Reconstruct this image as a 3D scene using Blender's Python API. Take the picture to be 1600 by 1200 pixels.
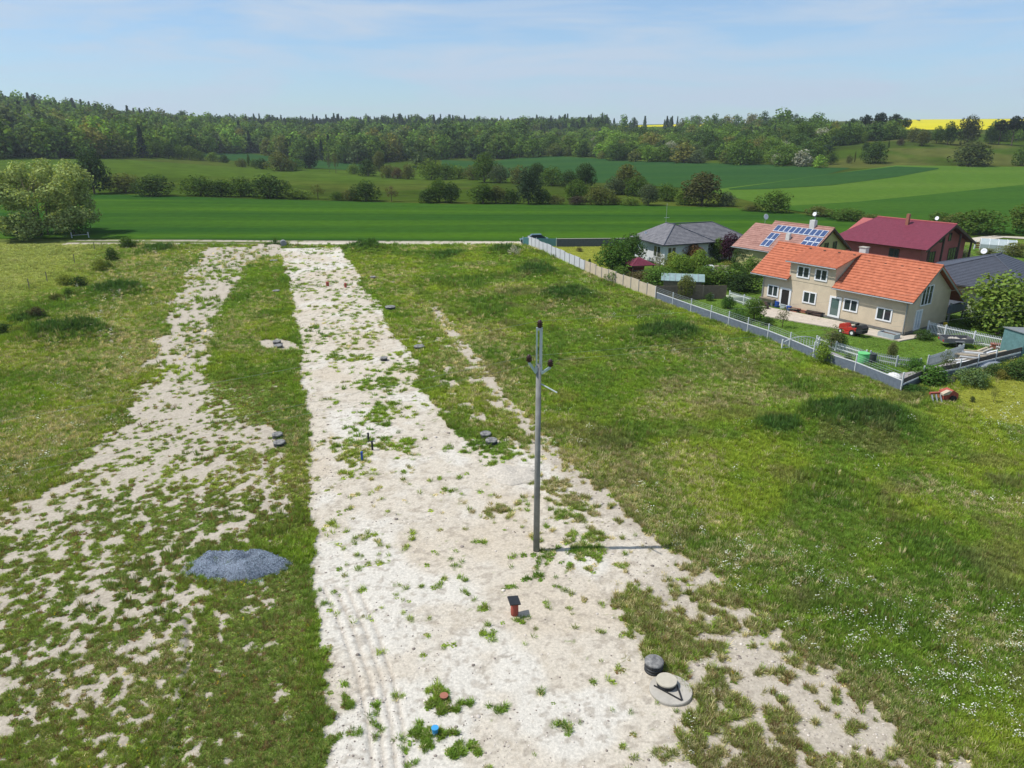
import bpy, math, random
import numpy as np
for o in list(bpy.data.objects): bpy.data.objects.remove(o)
SC = bpy.context.scene
COL = SC.collection
R = math.radians
# ------------------------------------------------------------------ camera
CAM_H = 17.0
TH = R(19.5)
FPX = 1130.0            # focal length in pixels of a 1600 px wide picture
cd = bpy.data.cameras.new("camera"); cam = bpy.data.objects.new("camera", cd); COL.objects.link(cam)
cam.location = (0, 0, CAM_H); cam.rotation_euler = (R(90) - TH, 0, 0)
cd.sensor_fit = 'HORIZONTAL'; cd.sensor_width = 36.0; cd.lens = 36.0 * FPX / 1600.0
cd.clip_start = 0.5; cd.clip_end = 12000
SC.camera = cam
# ------------------------------------------------------------------ light, sky, exposure
SUN_EL, SUN_AZ = R(58.0), R(-93.0)      # azimuth measured from +Y towards +X
w = bpy.data.worlds.new("World"); SC.world = w; w.use_nodes = True
nt = w.node_tree; N = nt.nodes; L = nt.links; N.clear()
out = N.new('ShaderNodeOutputWorld'); bg = N.new('ShaderNodeBackground'); sky = N.new('ShaderNodeTexSky')
sky.sky_type = 'NISHITA'; sky.sun_disc = False; sky.sun_elevation = SUN_EL; sky.sun_rotation = SUN_AZ
sky.altitude = 300; sky.air_density = 1.0; sky.dust_density = 0.3; sky.ozone_density = 2.5
tc = N.new('ShaderNodeTexCoord')
mp = N.new('ShaderNodeMapping'); mp.inputs['Scale'].default_value = (1.6, 1.6, 12.0); mp.inputs['Rotation'].default_value = (0.06, -0.05, 0.3)
n1 = N.new('ShaderNodeTexNoise'); n1.inputs['Scale'].default_value = 2.3; n1.inputs['Detail'].default_value = 7; n1.inputs['Roughness'].default_value = 0.55; n1.inputs['Distortion'].default_value = 0.6
cr = N.new('ShaderNodeValToRGB'); cr.color_ramp.elements[0].position = 0.40; cr.color_ramp.elements[1].position = 0.62
cr.color_ramp.elements[0].color = (0.30, 0.30, 0.30, 1); cr.color_ramp.elements[1].color = (0.88, 0.88, 0.88, 1)
tint = N.new('ShaderNodeMix'); tint.data_type = 'RGBA'; tint.blend_type = 'MULTIPLY'; tint.inputs[0].default_value = 1.0
tint.inputs[7].default_value = (0.66, 0.90, 1.10, 1)
mx = N.new('ShaderNodeMix'); mx.data_type = 'RGBA'; mx.inputs[7].default_value = (4.4, 5.25, 6.3, 1)
L.new(tc.outputs['Generated'], mp.inputs['Vector']); L.new(mp.outputs[0], n1.inputs['Vector']); L.new(n1.outputs['Fac'], cr.inputs[0])
L.new(sky.outputs[0], tint.inputs[6]); L.new(tint.outputs[2], mx.inputs[6]); L.new(cr.outputs[0], mx.inputs[0])
L.new(mx.outputs[2], bg.inputs[0]); bg.inputs[1].default_value = 0.095; L.new(bg.outputs[0], out.inputs[0])
sd = bpy.data.lights.new("sun", 'SUN'); sun = bpy.data.objects.new("sun", sd); COL.objects.link(sun)
sd.energy = 3.7; sd.angle = R(0.53); sd.color = (1.0, 0.955, 0.89)
sun.rotation_euler = (R(90) - SUN_EL, 0, -SUN_AZ + R(180))   # checked below
from mathutils import Vector, Matrix
_v = Vector((math.sin(SUN_AZ) * math.cos(SUN_EL), math.cos(SUN_AZ) * math.cos(SUN_EL), math.sin(SUN_EL)))
sun.rotation_euler = _v.to_track_quat('Z', 'Y').to_euler(); sun.location = _v * 200
SC.view_settings.view_transform = 'Standard'; SC.view_settings.look = 'None'
SC.view_settings.gamma = 1.0; SC.view_settings.exposure = 0.42; SC.view_settings.use_curve_mapping = False
SC.cycles.max_bounces = 6; SC.cycles.diffuse_bounces = 3; SC.cycles.transparent_max_bounces = 8

rng = np.random.default_rng(7); random.seed(7)
# ------------------------------------------------------------------ numbers: noise, rays, terrain
def _hash(ix, iy, s):
    n = (ix.astype(np.int64) * 374761393 + iy.astype(np.int64) * 668265263 + s * 144269504) & 0xffffffff
    n = ((n ^ (n >> 13)) * 1274126177) & 0xffffffff
    return ((n ^ (n >> 16)) & 0xffffff) / float(0xffffff)
def vnoise(x, y, s=0):
    ix = np.floor(x); iy = np.floor(y); fx = x - ix; fy = y - iy
    fx = fx * fx * (3 - 2 * fx); fy = fy * fy * (3 - 2 * fy)
    a = _hash(ix, iy, s); b = _hash(ix + 1, iy, s); c = _hash(ix, iy + 1, s); d = _hash(ix + 1, iy + 1, s)
    return (a * (1 - fx) + b * fx) * (1 - fy) + (c * (1 - fx) + d * fx) * fy
def fbm(x, y, size, octs=4, s=0, rough=0.5):
    r = 0; a = 1; t = 0; f = 1.0 / size
    for k in range(octs):
        ca, sa = math.cos(k * 1.1 + s), math.sin(k * 1.1 + s)
        r = r + a * vnoise((x * ca - y * sa) * f + 17.3 * k, (x * sa + y * ca) * f - 9.1 * k, s + k * 13)
        t += a; a *= rough; f *= 2.03
    return r / t
def sst(a, b, x):
    t = np.clip((x - a) / (b - a), 0, 1); return t * t * (3 - 2 * t)
def W(px, py, z=0.0):
    a = math.atan((600 - py) / FPX) - TH
    Y = (z - CAM_H) / math.tan(a); d = Y * math.cos(TH) - (z - CAM_H) * math.sin(TH)
    return ((px - 800) / FPX * d, Y)
_cols = [(-400, [(190, 306), (300, 262), (330, 250), (450, 215), (600, 182), (750, 168), (1200, 167)]),
         (0, [(190, 306), (300, 257), (330, 248), (450, 218), (600, 187), (750, 172), (1200, 171)]),
         (200, [(190, 306), (300, 262), (400, 243), (520, 225), (700, 202), (850, 197), (1200, 196)]),
         (400, [(190, 309), (300, 275), (400, 258), (500, 246), (650, 228), (850, 207), (1000, 202), (1200, 201)]),
         (600, [(190, 312), (300, 280), (400, 262), (500, 247), (650, 230), (850, 206), (1000, 200), (1200, 199)]),
         (800, [(190, 314), (300, 276), (400, 258), (460, 247), (600, 232), (800, 212), (1000, 203), (1200, 202)]),
         (1000, [(190, 313), (300, 270), (380, 254), (500, 228), (700, 209), (1000, 199), (1200, 194)]),
         (1200, [(190, 312), (280, 272), (340, 258), (450, 224), (650, 208), (900, 197), (1200, 192)]),
         (1400, [(190, 312), (260, 277), (310, 258), (400, 217), (600, 204), (900, 194), (1200, 187)]),
         (1600, [(190, 312), (260, 275), (310, 260), (400, 222), (600, 202), (900, 191), (1200, 185)]),
         (2100, [(190, 312), (260, 275), (310, 260), (400, 222), (600, 202), (900, 191), (1200, 185)])]
_ug = np.linspace(-400, 2100, 126); _yg = np.exp(np.linspace(math.log(190), math.log(1200), 90))
_T = np.array([np.interp(-1 / _yg, [-1 / a for a, b in l], [b for a, b in l]) for u, l in _cols])
_T = np.array([np.interp(_ug, [u for u, l in _cols], _T[:, j]) for j in range(len(_yg))]).T
for _ in range(3):
    P_ = np.pad(_T, 1, mode='edge'); _T = (P_[:-2, 1:-1] + P_[2:, 1:-1] + P_[1:-1, :-2] + P_[1:-1, 2:] + 4 * _T) / 8
    for _k in range(4):
        P_ = np.pad(_T, ((1, 1), (0, 0)), mode='edge'); _T = (P_[:-2] + P_[2:] + 2 * _T) / 4
_Z = CAM_H + _yg[None, :] * np.tan(np.arctan((600 - _T) / FPX) - TH)
def ucol(X, Y): return 800 + FPX * X / (Y * math.cos(TH) + CAM_H * math.sin(TH))
def _zfar(u, Y):
    Yc = np.clip(Y, 190, 1199.9); u = np.clip(u, -399.9, 2099.9)
    j = (np.log(Yc) - math.log(190)) / (math.log(1200) - math.log(190)) * 89; i = (u + 400) / 2500 * 125
    i0 = np.clip(np.floor(i).astype(int), 0, 124); j0 = np.clip(np.floor(j).astype(int), 0, 88); fi = i - i0; fj = j - j0
    z = (_Z[i0, j0] * (1 - fi) + _Z[i0 + 1, j0] * fi) * (1 - fj) + (_Z[i0, j0 + 1] * (1 - fi) + _Z[i0 + 1, j0 + 1] * fi) * fj
    return z
MOUNDS = []   # X, Y, rx, ry, h
for px, py, wpx, dep, h in [(108, 528, 150, 5.0, 1.3), (185, 458, 100, 6.0, .9), (250, 393, 62, 5, .8), (205, 386, 30, 3, .6), (572, 392, 62, 5, 1.3),
                            (838, 428, 78, 6, .8), (888, 468, 105, 6, 1.0), (1045, 530, 135, 5.5, 1.0), (1330, 662, 210, 4.8, 1.1), (1215, 670, 90, 3, .4),
                            (790, 396, 60, 5, .9), (700, 399, 50, 5, .3), (45, 500, 60, 4, .4), (430, 384, 40, 3, .3), (1180, 880, 160, 2.4, .15)]:
    x, y = W(px, py); d = y * math.cos(TH) + CAM_H * math.sin(TH); MOUNDS.append((x, y, wpx / 2 * d / FPX, dep / 2, h))
def seg_d(X, Y, pts):
    """distance to a polyline"""
    best = np.full(np.shape(X), 1e9)
    for (x0, y0), (x1, y1) in zip(pts[:-1], pts[1:]):
        dx, dy = x1 - x0, y1 - y0; t = np.clip(((X - x0) * dx + (Y - y0) * dy) / (dx * dx + dy * dy + 1e-9), 0, 1)
        best = np.minimum(best, np.hypot(X - x0 - t * dx, Y - y0 - t * dy))
    return best
RUT = [W(*p) for p in [(296, 965), (296, 1010), (292, 1080), (282, 1140), (278, 1215)]]
TRK = [[W(px + o, py) for px, py in [(505, 915), (535, 985), (560, 1060), (575, 1130), (585, 1230)]] for o in (0, 18, 36, 54)]
def mound_w(X, Y):
    m = np.zeros(np.shape(X))
    for x, y, rx, ry, h in MOUNDS:
        if h < .3: continue
        m = np.maximum(m, np.exp(-1.2 * (((X - x) / rx) ** 2 + ((Y - y) / ry) ** 2) ** 1.3))
    return m
def height(X, Y):
    X = np.asarray(X, float); Y = np.asarray(Y, float); u = ucol(X, np.maximum(Y, -4))
    z = _zfar(u, Y); t = sst(125, 190, Y)
    z = z * t
    near = 1 - sst(110, 150, Y)
    g = np.zeros(X.shape)
    for x, y, rx, ry, h in MOUNDS:
        g = np.maximum(g, h * np.exp(-(((X - x) / rx) ** 2 + ((Y - y) / ry) ** 2) ** 1.3))
    z = z + near * g * (0.8 + 0.4 * fbm(X, Y, 1.5, 2, 5))
    z = z + near * (fbm(X, Y, 9, 3, 3) - .5) * 0.16
    return z
def height_fine(X, Y):
    z = height(X, Y)
    nr = (Y < 45)
    z = z - np.where(nr, 0.16 * np.exp(-(seg_d(X, Y, RUT) / .16) ** 2), 0)
    for k, t in enumerate(TRK):
        z = z - np.where(nr, 0.06 * np.exp(-(seg_d(X, Y, t) / .07) ** 2), 0)
    z = z + np.where(Y < 115, (fbm(X, Y, .5, 3, 8) - .5) * .05, 0)
    return z
def hz(x, y): return float(height(np.array([x]), np.array([y]))[0])
def G(px, py):
    """the point of the terrain seen at a picture position"""
    a = (px - 800) / FPX; b = (600 - py) / FPX
    dx, dy, dz = a, math.cos(TH) + b * math.sin(TH), -math.sin(TH) + b * math.cos(TH)
    t = np.concatenate([np.arange(10, 250, 1.0), np.arange(250, 1500, 2.5)])
    z = CAM_H + t * dz - height(t * dx, t * dy)
    k = np.argmax(z < 0) if (z < 0).any() else len(t) - 1
    if k == 0: k = 1
    f = z[k - 1] / (z[k - 1] - z[k] + 1e-9); f = min(max(f, 0), 1); tt = t[k - 1] + f * (t[k] - t[k - 1])
    return (tt * dx, tt * dy, CAM_H + tt * dz)
def depth_of(y, z=0): return y * math.cos(TH) - (z - CAM_H) * math.sin(TH)
# ------------------------------------------------------------------ ground cover, as fields over the site
def pip(X, Y, poly):
    c = np.zeros(X.shape, bool); n = len(poly)
    for i in range(n):
        x0, y0 = poly[i]; x1, y1 = poly[(i + 1) % n]
        if y0 == y1: continue
        m = ((y0 > Y) != (y1 > Y)) & (X < (x1 - x0) * (Y - y0) / (y1 - y0) + x0); c ^= m
    return c
def region(X, Y, pxs, f):
    """soft membership 0..1 of a polygon given by picture corners on the flat site; f = feather in metres"""
    poly = [W(*p) for p in pxs]
    xs = [p[0] for p in poly]; ys = [p[1] for p in poly]
    r = np.zeros(X.shape); m = (X > min(xs) - f) & (X < max(xs) + f) & (Y > min(ys) - f) & (Y < max(ys) + f)
    if not m.any(): return r
    x, y = X[m], Y[m]; d = seg_d(x, y, poly + [poly[0]]); s = np.where(pip(x, y, poly), d, -d)
    r[m] = np.clip(.5 + s / (2 * f), 0, 1); return r
ROAD = [(500, 1290), (506, 1150), (512, 1060), (500, 1000), (488, 900), (484, 800), (483, 700), (476, 620), (470, 560), (462, 500), (452, 450), (443, 415), (436, 388), (535, 386),
        (540, 402), (568, 432), (560, 445), (592, 470), (600, 492), (612, 520), (640, 545), (655, 575), (645, 598), (662, 612), (690, 640), (702, 665), (722, 690), (790, 690), (850, 722), (900, 765),
        (960, 815), (1040, 858), (1040, 885), (985, 905), (962, 945), (985, 985), (1005, 1020), (1050, 1060), (1078, 1100), (1062, 1140), (1080, 1200), (1100, 1290)]
LTRK = [(322, 387), (440, 385), (440, 399), (404, 403), (386, 428), (362, 480), (336, 540), (312, 600), (330, 680), (350, 740), (200, 760), (100, 800), (-60, 870), (-140, 850), (60, 780), (170, 700), (215, 620),
        (250, 545), (270, 480), (298, 420)]
SPOTS = [[(403, 532), (432, 528), (462, 536), (470, 548), (430, 548), (408, 543)], [(383, 668), (415, 662), (436, 675), (430, 700), (400, 706), (380, 695)]]
TRACK2 = [W(*p) for p in [(675, 480), (735, 555), (770, 605), (830, 675), (880, 735), (960, 820), (1040, 900), (1130, 985), (1230, 1075), (1350, 1150), (1450, 1230)]]
PAD = [(395, 386), (560, 386), (575, 378), (300, 378)]
def cover(X, Y):
    """dict of fields: cov (vegetation 0..1), dry, dark, flower, mown"""
    X = np.asarray(X, float); Y = np.asarray(Y, float)
    wob = (fbm(X, Y, 2.5, 3, 21) - .5) * 2.2; wob2 = (fbm(X, Y, 2.5, 3, 22) - .5) * 2.2
    Xw = X + wob; Yw = Y + wob2
    wr = (fbm(X, Y, .5, 2, 27) - .5) * .55; road = region(X + wob * .40 + wr, Y + wob2 * .5, ROAD, .35)
    far = sst(55, 85, Y)
    ltrk = region(Xw * 1.0, Yw, LTRK, 1.6)
    patchy = region(Xw, Yw, [(330, 600), (440, 600), (420, 660), (470, 720), (480, 780), (475, 830), (300, 870), (320, 960), (250, 1290), (-300, 1290), (-300, 860), (60, 770), (170, 690), (230, 600)], 1.2)
    patch2 = region(Xw, Yw, [(320, 900), (470, 880), (500, 1000), (510, 1290), (230, 1290), (280, 1000)], .7)
    rb = region(Xw, Yw, [(1030, 870), (1100, 930), (1250, 1010), (1420, 1100), (1600, 1290), (1060, 1290), (1040, 1140), (985, 990), (960, 940)], 1.3)
    tr2 = np.exp(-(seg_d(X + wob * .3, Y + wob2 * .3, TRACK2) / (.55 + .75 * sst(50, 22, Y))) ** 2)
    pad = region(Xw, Y, PAD, 1.0)
    spot = np.zeros(X.shape)
    for s in SPOTS: spot = np.maximum(spot, region(X + wob * .2, Y, s, .3))
    fine = 1 / (1 + np.exp(-(fbm(X, Y * .9, .27, 3, 37, .55) - .5) / .068)); clump = fbm(X, Y * .8, .62, 4, 31, .62); big = fbm(X, Y, 4.5, 3, 33)
    clump = 1 / (1 + np.exp(-(clump - .5) / .058)); big = 1 / (1 + np.exp(-(big - .5) / .08))      # evened out to 0..1
    cov = np.full(X.shape, 1.2)
    low = lambda v, m: cov * (1 - m) + np.minimum(cov, v) * m
    lefttop = region(Xw, Yw, [(200, 380), (330, 392), (270, 500), (230, 600), (130, 730), (0, 800), (-100, 800), (60, 620), (130, 540), (140, 480)], 3.0)
    centre = region(Xw, Yw, [(545, 400), (620, 400), (690, 480), (760, 580), (820, 650), (850, 715), (700, 680), (600, 500)], 1.5)
    cov = low(.86 + .2 * big, lefttop); cov = low(.84 + .2 * big, centre)
    cov = low(.36 + .28 * big + .16 * sst(26, 17, Y) - .1 * sst(40, 60, Y), patchy); cov = low(.66 + .30 * big, patch2); cov = low(.05 + .20 * big + .10 * sst(60, 40, Y), sst(.25, .6, ltrk))
    cov = low(.50 + .42 * big, rb); cov = low(.10 + .20 * big, np.clip(tr2 * 1.3, 0, 1)); cov = low(.55, pad)
    stripw = region(X + wob * .3, Yw, [(392, 408), (445, 408), (455, 480), (476, 600), (482, 690), (400, 660), (318, 600), (335, 500)], .5)
    cov = cov * (1 - stripw) + np.maximum(cov, .93) * stripw
    hedge = region(X + wob * .3, Yw, [(445, 640), (484, 640), (488, 900), (505, 1010), (512, 1290), (440, 1290), (440, 1000), (455, 860)], .3)
    cov = cov * (1 - hedge) + np.maximum(cov, .76 + .25 * big) * hedge
    rsoft = region(X + wob * .5 + wr, Y + wob2 * .6, ROAD, 1.5); rw = np.maximum(road > .5, sst(.22, .78, rsoft) * (X > -3)); cov = cov * (1 - rw) + rw * (-.09 + .26 * sst(34, 64, Y) * (.35 + .65 * big) + .08 * sst(.52, .6, fbm(X, Y, 6, 2, 42)) * sst(24, 36, Y))
    for (a, b, rx, ry) in [(600, 642, 1.0, 1.6), (555, 690, 1.3, 1.2), (620, 695, 1.6, .9), (558, 712, .8, 1.3), (588, 655, .8, .5), (690, 1096, .42, .4), (684, 1105, .3, .5), (708, 1142, .25, .25), (680, 1152, .35, .3), (720, 1174, .4, .35),
                           (662, 1140, .22, .3), (540, 1105, .2, .2), (910, 850, 1.2, 1.5), (890, 790, 1.2, 1.5), (800, 790, .8, .7), (870, 760, 1.0, .8), (780, 700, 1.5, 1.2), (475, 1190, .6, .7), (470, 1080, .3, 1.), (545, 560, 2, .8), (600, 600, 2, 1.4), (650, 575, 2, 1.2)]:
        x, y = W(a, b); cov = np.maximum(cov, .68 * np.exp(-(((X - x) / rx) ** 2 + ((Y - y) / ry) ** 2)))
    cov = np.where(spot > .5, .03, cov)
    farroad = (Y > 112.6) & (Y < 117.6) & (X > -70) & (X < 5)
    cov = np.where(farroad, .08, cov)
    pf = np.clip(np.maximum.reduce([patchy, patch2 * .85, lefttop * .5, ltrk, rb * .7, tr2, (road > .5) * 1.0]), 0, 1); clump = np.clip(clump * (1 - .72 * pf) + fine * .72 * pf, 0, 1)
    clump = np.where(pf > .3, np.clip((clump - .5) * 1.22 + .5, 0, 1), clump); veg = sst(-.05, .05, cov - clump)
    house = (X > fence_x(Y)) & (Y > lowfence_y(X)) & (Y < 113)
    veg = np.where(house, 1, veg)
    dry = sst(.52, .70, fbm(X, Y, 5.5, 4, 51)) * .55 + .6 * rb + .35 * tr2 + .55 * lefttop + .3 * centre * sst(.4, .6, fbm(X, Y, 2, 2, 53))
    dry = dry + .5 * np.exp(-(seg_d(X, Y, TRACK2) / 2.2) ** 2) * (1 - .5 * far)
    md = mound_w(X, Y)
    dry = np.clip(dry * (1 - md), 0, 1)
    lm = region(X, Y, [(-500, 372), (180, 376), (100, 440), (0, 480), (-500, 600)], 4)
    rl = region(X, Y, [(1490, 612), (1545, 600), (1640, 575), (2200, 640), (2200, 760), (1600, 668), (1540, 655), (1500, 630)], .4)
    yl = region(X, Y, [(826, 384), (970, 383), (950, 425), (925, 418), (880, 400)], .8)
    garden = house.astype(float)
    dark = np.clip(md * 1.1 + .6 * sst(.56, .7, fbm(X, Y, 4.0, 3, 61)) * (1 - dry), 0, 1)
    flower = region(Xw, Yw, [(1090, 830), (1250, 860), (1450, 920), (1620, 960), (1620, 1130), (1450, 1090), (1250, 960), (1130, 920)], 1.2) * sst(.42, .6, fbm(X, Y, 1.6, 3, 71))
    flower = np.maximum(flower, .35 * sst(.6, .72, fbm(X, Y, 3, 3, 72)) * (X > 0))
    flower = np.maximum(flower, .6 * lefttop * sst(.45, .6, fbm(X, Y, 2, 2, 73)))
    flower = np.maximum(flower, .8 * region(Xw, Yw, [(1500, 655), (1560, 640), (1700, 650), (1700, 760), (1560, 690)], 1))
    return dict(mound=md, veg=veg, dry=dry, dark=dark, flower=flower * (1 - md), road=road, lm=lm, lawn=np.maximum(rl, yl), garden=garden, rb=rb, patch=np.maximum(patchy, patch2), cov=cov, farroad=farroad)
FENCE = [W(*p) for p in [(825, 383), (940, 436), (1024, 467.5), (1110, 500), (1199, 531), (1270, 561), (1335, 582), (1407, 612)]]
def fence_x(Y):
    return np.interp(Y, [p[1] for p in FENCE][::-1], [p[0] for p in FENCE][::-1])
def lowfence_y(X): c = FENCE[-1]; return c[1] + (X - c[0]) * .575
# ------------------------------------------------------------------ object helpers
def tag(o, label=None, cat=None, group=None, kind=None):
    if label: o["label"] = label
    if cat: o["category"] = cat
    if group: o["group"] = group
    if kind: o["kind"] = kind
    return o
def empty(name, loc=(0, 0, 0), rz=0.0, label=None, cat=None, group=None):
    o = bpy.data.objects.new(name, None); COL.objects.link(o); o.empty_display_size = .2
    o.location = loc; o.rotation_euler = (0, 0, rz); return tag(o, label, cat, group)
def mk(name, V, Fc, mat=None, parent=None, smooth=False, mi=None):
    me = bpy.data.meshes.new(name); me.from_pydata([tuple(map(float, v)) for v in V], [], [tuple(f) for f in Fc]); me.update()
    for m in (mat if isinstance(mat, (list, tuple)) else [mat]):
        if m: me.materials.append(m)
    if mi is not None: me.polygons.foreach_set('material_index', mi)
    if smooth: me.polygons.foreach_set('use_smooth', [True] * len(me.polygons))
    o = bpy.data.objects.new(name, me); COL.objects.link(o); o.parent = parent; return o
def npmesh(name, V, quads, mats=(), smooth=False):
    """V (n,3) array, quads (m,k) index array"""
    me = bpy.data.meshes.new(name); k = quads.shape[1]
    me.vertices.add(len(V)); me.vertices.foreach_set('co', np.ascontiguousarray(V, dtype=np.float32).ravel())
    me.loops.add(quads.size); me.loops.foreach_set('vertex_index', np.ascontiguousarray(quads, dtype=np.int32).ravel())
    me.polygons.add(len(quads)); me.polygons.foreach_set('loop_start', np.arange(len(quads), dtype=np.int32) * k)
    if smooth: me.polygons.foreach_set('use_smooth', np.ones(len(quads), bool))
    me.update(calc_edges=True)
    for m in mats: me.materials.append(m)
    return me
class MB:
    def __init__(s): s.v = []; s.f = []; s.m = []; s.cm = 0
    def add(s, V, Fc):
        b = len(s.v); s.v += [tuple(v) for v in V]; s.f += [tuple(b + i for i in f) for f in Fc]; s.m += [s.cm] * len(Fc); return s
    def box(s, x0, x1, y0, y1, z0, z1):
        return s.add([(x0, y0, z0), (x1, y0, z0), (x1, y1, z0), (x0, y1, z0), (x0, y0, z1), (x1, y0, z1), (x1, y1, z1), (x0, y1, z1)],
                     [(0, 3, 2, 1), (4, 5, 6, 7), (0, 1, 5, 4), (1, 2, 6, 5), (2, 3, 7, 6), (3, 0, 4, 7)])
    def prism(s, poly, a, b, ax='z'):
        n = len(poly); f = {'z': lambda p, q: (p[0], p[1], q), 'x': lambda p, q: (q, p[0], p[1]), 'y': lambda p, q: (p[0], q, p[1])}[ax]
        V = [f(p, a) for p in poly] + [f(p, b) for p in poly]
        Fc = [tuple(range(n))[::-1], tuple(range(n, 2 * n))] + [(i, (i + 1) % n, n + (i + 1) % n, n + i) for i in range(n)]
        if ax == 'y': Fc = [g[::-1] for g in Fc]
        return s.add(V, Fc)
    def tube(s, p0, p1, r0, r1=None, n=8, cap=True):
        r1 = r0 if r1 is None else r1; p0 = Vector(p0); p1 = Vector(p1); d = (p1 - p0)
        q = d.to_track_quat('Z', 'Y'); V = []
        for p, r in ((p0, r0), (p1, r1)):
            for i in range(n):
                a = 2 * math.pi * i / n; V.append(tuple(p + q @ Vector((r * math.cos(a), r * math.sin(a), 0))))
        Fc = [(i, (i + 1) % n, n + (i + 1) % n, n + i) for i in range(n)]
        if cap: Fc += [tuple(range(n))[::-1], tuple(range(n, 2 * n))]
        return s.add(V, Fc)
    def lathe(s, prof, c=(0, 0, 0), n=20):
        V = []; 
        for r, z in prof:
            for i in range(n): a = 2 * math.pi * i / n; V.append((c[0] + r * math.cos(a), c[1] + r * math.sin(a), c[2] + z))
        Fc = []
        for k in range(len(prof) - 1):
            for i in range(n): j = (i + 1) % n; Fc.append((k * n + i, k * n + j, (k + 1) * n + j, (k + 1) * n + i))
        Fc.append(tuple(range(n))[::-1]); b = (len(prof) - 1) * n; Fc.append(tuple(range(b, b + n)))
        return s.add(V, Fc)
    def bar(s, p0, p1, wdt, hgt):
        """rectangular bar between two points, hgt along z-ish"""
        p0 = Vector(p0); p1 = Vector(p1); d = (p1 - p0).normalized(); up = Vector((0, 0, 1))
        if abs(d.z) > .9: up = Vector((0, 1, 0))
        sd_ = d.cross(up).normalized() * wdt / 2; u2 = sd_.normalized().cross(d) * hgt / 2
        V = [tuple(p + a * sd_ + b * u2) for p in (p0, p1) for a, b in ((-1, -1), (1, -1), (1, 1), (-1, 1))]
        return s.add(V, [(0, 1, 2, 3), (7, 6, 5, 4), (0, 4, 5, 1), (1, 5, 6, 2), (2, 6, 7, 3), (3, 7, 4, 0)])
    def out(s, name, mat, parent=None, smooth=False): return mk(name, s.v, s.f, mat, parent, smooth, s.m if isinstance(mat, (list, tuple)) else None)
# ------------------------------------------------------------------ materials
MATS = {}
def mat(name, col, rough=.8, var=.12, scale=3.0, bump=0.0, bscale=30.0, metal=0.0, spec=.3, coords='Object', second=None):
    if name in MATS: return MATS[name]
    m = bpy.data.materials.new(name); m.use_nodes = True; n = m.node_tree.nodes; l = m.node_tree.links; b = n['Principled BSDF']
    b.inputs['Roughness'].default_value = rough; b.inputs['Metallic'].default_value = metal; b.inputs['Specular IOR Level'].default_value = spec
    t = n.new('ShaderNodeTexCoord'); z = n.new('ShaderNodeTexNoise'); z.inputs['Scale'].default_value = scale; z.inputs['Detail'].default_value = 6; z.inputs['Roughness'].default_value = .62
    l.new(t.outputs[coords], z.inputs['Vector'])
    r = n.new('ShaderNodeValToRGB'); r.color_ramp.elements[0].position = .3; r.color_ramp.elements[1].position = .7
    s2 = second or tuple(min(c * (1 + var), .95) for c in col)
    r.color_ramp.elements[0].color = tuple(c * (1 - var) for c in col) + (1,); r.color_ramp.elements[1].color = tuple(s2) + (1,)
    l.new(z.outputs['Fac'], r.inputs[0]); l.new(r.outputs[0], b.inputs['Base Color'])
    if bump:
        z2 = n.new('ShaderNodeTexNoise'); z2.inputs['Scale'].default_value = bscale; z2.inputs['Detail'].default_value = 4; l.new(t.outputs[coords], z2.inputs['Vector'])
        bp = n.new('ShaderNodeBump'); bp.inputs['Strength'].default_value = bump; bp.inputs['Distance'].default_value = .02; l.new(z2.outputs['Fac'], bp.inputs['Height']); l.new(bp.outputs[0], b.inputs['Normal'])
    MATS[name] = m; return m
def glass(name='window_glass', col=(.03, .04, .045)):
    m = mat(name, col, rough=.08, var=.2, scale=2, spec=.8); return m
def leafmat(name, trans=.35, rough_spec=True):
    """foliage: the object's own colour, varied leaf by leaf"""
    if name in MATS: return MATS[name]
    m = bpy.data.materials.new(name); m.use_nodes = True; n = m.node_tree.nodes; l = m.node_tree.links; n.clear()
    o = n.new('ShaderNodeOutputMaterial'); oi = n.new('ShaderNodeObjectInfo'); g = n.new('ShaderNodeNewGeometry')
    hs = n.new('ShaderNodeHueSaturation'); mr = n.new('ShaderNodeMapRange'); mr.inputs[3].default_value = .62; mr.inputs[4].default_value = 1.42
    mh = n.new('ShaderNodeMapRange'); mh.inputs[3].default_value = .485; mh.inputs[4].default_value = .515
    fr = n.new('ShaderNodeMath'); fr.operation = 'FRACT'; mu = n.new('ShaderNodeMath'); mu.operation = 'MULTIPLY'; mu.inputs[1].default_value = 17.3
    l.new(g.outputs['Random Per Island'], mr.inputs[0]); l.new(g.outputs['Random Per Island'], mu.inputs[0]); l.new(mu.outputs[0], fr.inputs[0]); l.new(fr.outputs[0], mh.inputs[0])
    if name.startswith('scatter'):
        at = n.new('ShaderNodeAttribute'); at.attribute_type = 'INSTANCER'; at.attribute_name = 'tint'; l.new(at.outputs['Color'], hs.inputs['Color'])
    else: l.new(oi.outputs['Color'], hs.inputs['Color'])
    l.new(mr.outputs[0], hs.inputs['Value']); l.new(mh.outputs[0], hs.inputs['Hue'])
    d = n.new('ShaderNodeBsdfDiffuse'); t = n.new('ShaderNodeBsdfTranslucent'); mx_ = n.new('ShaderNodeMixShader'); mx_.inputs[0].default_value = trans
    l.new(hs.outputs[0], d.inputs[0]); 
    br = n.new('ShaderNodeMix'); br.data_type = 'RGBA'; br.blend_type = 'MULTIPLY'; br.inputs[0].default_value = 1; br.inputs[7].default_value = (1.3, 1.25, .5, 1); l.new(hs.outputs[0], br.inputs[6]); l.new(br.outputs[2], t.inputs[0])
    l.new(d.outputs[0], mx_.inputs[1]); l.new(t.outputs[0], mx_.inputs[2])
    l.new(mx_.outputs[0], o.inputs[0])
    MATS[name] = m; return m
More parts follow.
